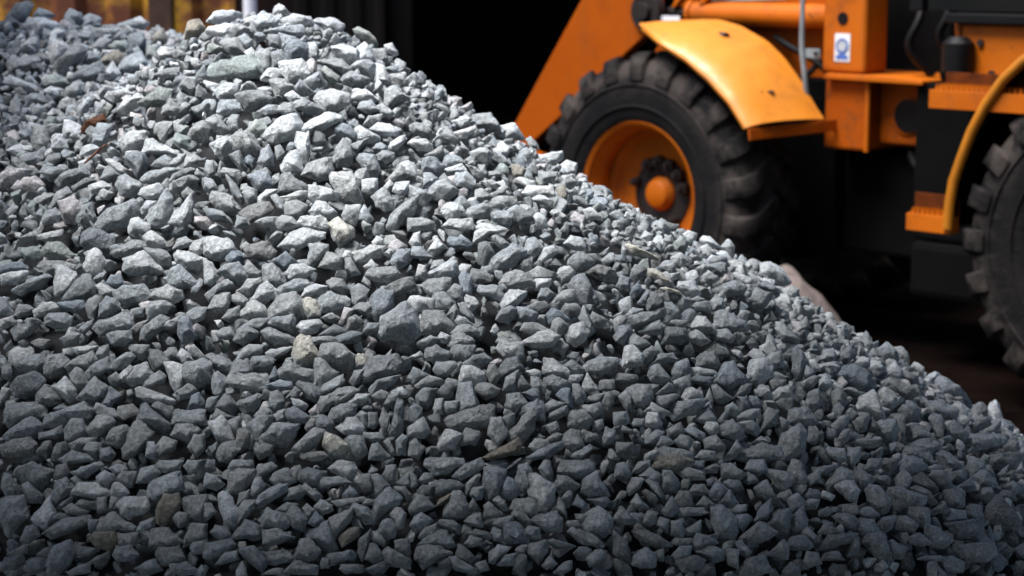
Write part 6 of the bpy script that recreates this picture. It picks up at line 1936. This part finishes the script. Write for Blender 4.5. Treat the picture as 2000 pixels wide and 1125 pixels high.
# front frame, axle, tower
bm = bmesh.new(); prism(bm, [(.55,.52),(.62,.80),(.40,1.12),(-.60,1.16),(-.63,.40),(-.40,.33)], -.26, .26); mk('front_frame', bm, M['belly'], loader, bevel=.01)
for x in (0, -2.30):
    bm = bmesh.new(); tube(bm, [(x, -.60, .64), (x, -.25, .64), (x, -.15, .64), (x, .15, .64), (x, .25, .64), (x, .60, .64)], [.085, .095, .17, .17, .095, .085], 20)
    mk('axle', bm, M['belly'], loader, smooth=True)
tw_ = mk('tower', box(bmesh.new(), -.86, -.635, .235, .405, 1.203, 1.78), O, loader, bevel=.022, seg=3)
bm = bmesh.new(); tube(bm, [(-.742, .400, 1.436), (-.742, .409, 1.436)], .027, 24); mk('round_hole', bm, M['black'], tw_)
bm = bmesh.new(); box(bm, -.785, -.705, .406, .4085, 1.252, 1.372); de = mk('decal', bm, M['decal_white'], tw_)
bm = bmesh.new()
lathe(bm, [(.033, 0), (.033, .002), (.0245, .002), (.0245, 0)], 40, True)
for v in bm.verts: v.co += Vector((-.745, .4092, 1.318))
mk('ring_mark', bm, M['decal_blue'], de)
bm = bmesh.new(); lathe(bm, [(.0215, 0), (.0215, .002), (0, .002)], 32)
for v in bm.verts: v.co += Vector((-.745, .4092, 1.318))
mk('round_mark', bm, M['decal_grey'], de)
bm = bmesh.new(); prism(bm, [(-.777,1.262),(-.714,1.262),(-.714,1.278),(-.730,1.283),(-.760,1.283),(-.777,1.276)], .4092, .4106); mk('blue_band', bm, M['decal_blue'], de)
bm = bmesh.new(); prism(bm, [(-.665,1.175),(-.675,1.20),(-1.02,1.20),(-1.17,1.188),(-1.17,1.170),(-1.02,1.172)], -.12, .43); mk('hinge_plate', bm, O, loader, bevel=.006)
ho = mk('hinge_block', box(bmesh.new(), -.862, -.645, .05, .385, .872, 1.171), OD, loader, bevel=.012)
h2 = mk('hinge_block', box(bmesh.new(), -1.17, -.865, -.06, .30, .895, 1.170), OD, loader, bevel=.03, seg=3)
bm = bmesh.new(); tube(bm, [(-1.02, .298, 1.03), (-1.02, .312, 1.03)], .083, 36); mk('boss_ring', bm, OD, h2, smooth=True, bevel=.004)
bm = bmesh.new(); tube(bm, [(-1.03, .300, 1.03), (-1.03, .3165, 1.03)], .072, 36); mk('pin_bore', bm, M['black'], h2)
bm = bmesh.new(); tube(bm, [(-.872, .388, .87), (-.872, .388, 1.17)], .012, 10); mk('weld_bar', bm, O, ho, smooth=True)
bm = bmesh.new(); tube(bm, [(-.90, .10, .86), (-.90, .10, .55)], .05, 16); mk('hinge_pin', bm, M['belly'], loader, smooth=True)
# lower front link frame behind the fender
bm = bmesh.new(); box(bm, -.60, .12, .20, .24, 1.165, 1.60); mk('tower_side_plate', bm, OD, loader, bevel=.004)
# lift cylinder and brackets
bm = bmesh.new(); tube(bm, [(.19, .30, 1.437), (-.615, .30, 1.437)], .056, 28); cy = mk('lift_cylinder', bm, O, loader, smooth=True)
bm = bmesh.new(); tube(bm, [(.20, .30, 1.437), (.33, .30, 1.437)], .03, 18); mk('cylinder_rod', bm, M['grease'], cy, smooth=True)
bm = bmesh.new(); tube(bm, [(.17, .30, 1.437), (.195, .30, 1.437)], .066, 28); mk('gland', bm, O, cy, smooth=True, bevel=.004)
for x in (.22, .06):
    bm = bmesh.new(); prism(bm, [(x+.07,1.46),(x+.04,1.47),(x-.08,1.60),(x-.10,1.70),(x-.06,1.70),(x-.02,1.60)], .30, .345); mk('gusset', bm, O, loader, bevel=.004)
bm = bmesh.new(); box(bm, .16, .30, .425, .43, 1.405, 1.428); mk('decal', bm, M['white'], loader)
bm = bmesh.new(); tube(bm, [(.14,.28,1.493),(-.10,.28,1.503),(-.34,.28,1.513)], .007, 8); mk('brake_pipe', bm, M['pipe'], loader, smooth=True)
# hoses and pipe
pip = mk('grey_pipe', tube(bmesh.new(), [(-.575,.47,1.78),(-.575,.47,1.35),(-.578,.47,1.29),(-.592,.47,1.21),(-.600,.465,1.12),(-.602,.44,1.06)], .0115, 12), M['pipe'], loader, smooth=True)
bm = bmesh.new(); box(bm, -.667, -.585, .458, .464, 1.265, 1.305); mk('pipe_bracket', bm, M['pipe'], pip, bevel=.002)
bm = bmesh.new(); tube(bm, [(-.65,.463,1.285),(-.65,.472,1.285)], .010, 10); mk('bolt', bm, M['grease'], pip)
def hose(pts, r=.014):
    # smooth curve through points
    P_ = [Vector(p) for p in pts]; out = []
    for k in range(len(P_)-1):
        p0, p1, p2, p3 = P_[max(k-1,0)], P_[k], P_[k+1], P_[min(k+2,len(P_)-1)]
        for q in range(8):
            t = q/8; out.append(.5*((2*p1)+(p2-p0)*t+(2*p0-5*p1+4*p2-p3)*t*t+(3*p1-p0-3*p2+p3)*t**3))
    out.append(P_[-1])
    return mk('hydraulic_hose', tube(bmesh.new(), out, r, 10), M['black'], loader, smooth=True)
hose([(-.30,.30,1.34),(-.42,.34,1.30),(-.54,.36,1.26),(-.62,.34,1.20)])
hose([(-.25,.28,1.30),(-.40,.33,1.20),(-.50,.36,1.17),(-.58,.33,1.25)])
hose([(-1.02,.20,1.62),(-1.06,.30,1.45),(-1.03,.33,1.32),(-1.10,.25,1.20)], .018)
hose([(-1.16,.22,1.66),(-1.22,.33,1.48),(-1.20,.36,1.36),(-1.30,.28,1.24)], .018)
hose([(-.95,.15,.93),(-1.05,.30,.84),(-1.2,.36,.80),(-1.4,.30,.9)], .018)
bm = bmesh.new(); box(bm, -1.115, -.64, -.30, .22, .40, .865); mk('dark_gap_fill', bm, M['belly'], loader, bevel=.02)  # black filler box added to darken the gap between the frames
bm = bmesh.new(); box(bm, -1.95, -1.13, -.38, .42, .28, .515); mk('dark_belly_fill', bm, M['belly'], loader, bevel=.03)  # black filler box added for the darkness under the belly
bm = bmesh.new(); box(bm, -1.155, -.66, .02, .06, 1.205, 1.84); mk('dark_backing', bm, M['belly'], loader)  # black plate added where only darkness shows behind the tower
# rear body
bm = bmesh.new(); box(bm, -2.75, -1.12, -.40, .40, .52, 1.18); mk('rear_frame', bm, M['belly'], loader, bevel=.02)
bm = bmesh.new(); box(bm, -1.38, -1.16, -.55, .30, 1.185, 1.82); mk('cab_front', bm, M['belly'], loader, bevel=.02)
bp = mk('body_panel', box(bmesh.new(), -2.62, -1.455, -.60, .60, 1.215, 1.432), O, loader, bevel=.012)
for x, z in ((-1.545,1.362), (-1.60,1.243), (-2.0,1.36)):
    bm = bmesh.new(); tube(bm, [(x,.598,z),(x,.612,z)], .014, 12); mk('bolt', bm, M['grease'], bp)
bm = bmesh.new(); box(bm, -2.62, -1.45, .602, .614, 1.222, 1.236); mk('trim_strip', bm, OD, bp)
bm = bmesh.new(); box(bm, -2.70, -1.40, -.64, .64, 1.436, 1.475); mk('sill_rail', bm, M['black'], loader, bevel=.006)
bm = bmesh.new(); prism(bm, [(-1.405,1.33),(-1.395,1.44),(-1.425,1.44),(-1.435,1.33)], .40, .56); mk('edge_plate', bm, OD, loader, bevel=.003)
bm = bmesh.new(); tube(bm, [(-1.47,.645,1.235),(-1.47,.645,1.25),(-1.47,.645,1.36),(-1.47,.645,1.385)], [.040,.062,.062,.035], 26); mk('filter_canister', bm, M['black'], loader, smooth=True)
# cab and bonnet above the sill
cb = mk('cab', box(bmesh.new(), -1.95, -1.18, -.58, .58, 2.42, 2.50), O, loader, bevel=.03, seg=3)
for x in (-1.93, -1.24):
    for y in (-.56, .50):
        bm = bmesh.new(); box(bm, x, x+.06, y, y+.06, 1.478, 2.418); mk('cab_post', bm, M['black'], cb, bevel=.006)
bm = bmesh.new(); box(bm, -1.86, -1.25, .525, .535, 1.482, 2.412); mk('cab_window', bm, M['glass'], cb)
bm = bmesh.new(); box(bm, -1.86, -1.25, -.535, -.525, 1.482, 2.412); mk('cab_window', bm, M['glass'], cb)
bm = bmesh.new(); box(bm, -1.215, -1.205, -.49, .49, 1.83, 2.412); mk('windscreen', bm, M['glass'], cb)
mk('bonnet', box(bmesh.new(), -2.95, -1.97, -.50, .50, 1.478, 1.80), O, loader, bevel=.05, seg=3)
mk('counterweight', box(bmesh.new(), -3.05, -2.77, -.62, .62, .62, 1.40), OD, loader, bevel=.05, seg=3)
# steps with toothed treads
def step(x0, x1, y0, y1, z0, z1, back):
    bm = bmesh.new()
    t = .008
    box(bm, x0, x1, y1-t, y1, z0, z1)                     # front plate
    box(bm, x0, x0+t, y0, y1-t-.001, z0, z1); box(bm, x1-t, x1, y0, y1-t-.001, z0, z1)
    st = mk('step', bm, O, loader, bevel=.002)
    bm = bmesh.new()
    for r_ in range(4):
        yb = y0 + (y1-t-y0)*(r_+.6)/4.2
        pts = [(x0+t+.001, z1-.035)]
        n = 2*int((x1-x0-2*t)/.022)
        for k in range(n+1):
            x = x0+t+.001+(x1-x0-2*t-.002)*k/n
            pts.append((x, z1-.012 + (.036 if k % 2 else 0)))
        pts.append((x1-t-.001, z1-.035))
        prism(bm, pts, yb-.004, yb+.004)
    mk('toothed_tread', bm, O, st)
    bm = bmesh.new(); box(bm, x0, x1, y0-.009, y0-.001, z0, back); mk('riser_plate', bm, M['step_back'], st, bevel=.002)
    return st
step(-1.632, -1.430, .845, .90, .642, .708, .785)
step(-1.96, -1.512, .79, .90, 1.122, 1.192, 1.255)
bm = bmesh.new(); prism(bm, [(-1.60,.65),(-1.60,1.2),(-1.56,1.2),(-1.56,.65)], .64, .685); mk('step_hanger', bm, M['belly'], loader)

# unseen roof added for shade; eaves notched to darken heap's foot and left shoulder
lt = tag(empty('added_canopy', (0, 0, 0)), 'unseen sheet roof on timber posts, added to shade the foot of the heap', 'added_canopy')
SHADE_EDGE = [(-5,-3.5),(4.6,-3.5),(4.6,5.1),(.96,5.1),(.24,4.10),(-.21,3.38),(-1.04,2.84),(-1.6,3.2),(-1.6,6.4),(-5,6.4)]
bm = bmesh.new()
lo = [bm.verts.new((x, y, 2.5)) for x, y in SHADE_EDGE]; hi = [bm.verts.new((x, y, 2.52)) for x, y in SHADE_EDGE]
bm.faces.new(lo[::-1]); bm.faces.new(hi)
for k in range(len(SHADE_EDGE)):
    j = (k+1) % len(SHADE_EDGE); bm.faces.new((lo[k], lo[j], hi[j], hi[k]))
bmesh.ops.triangulate(bm, faces=[f for f in bm.faces if len(f.verts) > 4])
mk('shade_sheet', bm, M['roof'], lt)
bm = bmesh.new()
for k in range(24):
    x = -4.9 + k*.4
    box(bm, x-.02, x+.02, -3.4, 2.4, 2.522, 2.56)
mk('shade_batten', bm, M['roof'], lt)
for x, y in ((-4.6, 1.2), (4.4, 1.2), (-4.6, -3.3), (4.4, -3.3), (4.4, 4.7), (-4.6, 6.2)):
    bm = bmesh.new(); box(bm, x-.07, x+.07, y-.07, y+.07, -.02, 2.395); mk('post', bm, M['wood'], lt, bevel=.008)
for y in (1.2, -3.3):
    bm = bmesh.new(); box(bm, -4.75, 4.55, y-.05, y+.05, 2.40, 2.497); mk('beam', bm, M['wood'], lt)

# ---------------------------------------------------------------- light and camera
W = bpy.data.worlds.new('World'); sc.world = W; W.use_nodes = True
nt = W.node_tree; sky = nt.nodes.new('ShaderNodeTexSky'); sky.sky_type = 'NISHITA'; sky.sun_disc = False; sky.dust_density = 3.0
SUN_EL, SUN_AZ = R(64), R(240)         # azimuth clockwise from +y
sky.sun_elevation = SUN_EL; sky.sun_rotation = SUN_AZ
bg = nt.nodes['Background']; nt.links.new(sky.outputs[0], bg.inputs[0]); bg.inputs[1].default_value = .105
L = bpy.data.lights.new('sun', 'SUN'); L.energy = 4.1; L.angle = R(32); L.color = (1., .985, .965)
so = link(bpy.data.objects.new('sun', L))
d = Vector((math.sin(SUN_AZ)*math.cos(SUN_EL), math.cos(SUN_AZ)*math.cos(SUN_EL), math.sin(SUN_EL)))
so.rotation_euler = d.to_track_quat('Z', 'Y').to_euler(); so.location = d*20

cam = bpy.data.cameras.new('camera'); co = link(bpy.data.objects.new('camera', cam))
co.location = (0, 0, 1.67); co.rotation_euler = (R(80), 0, 0)
cam.sensor_width = 36; cam.lens = 64.8; cam.clip_start = .05; cam.clip_end = 400
cam.dof.use_dof = True; cam.dof.focus_distance = 3.45; cam.dof.aperture_fstop = 4.5
sc.camera = co
sc.view_settings.view_transform = 'Standard'; sc.view_settings.look = 'None'
sc.view_settings.exposure = 1.0; sc.view_settings.gamma = 1
sc.cycles.diffuse_bounces = 2
sc.cycles.max_bounces = 6
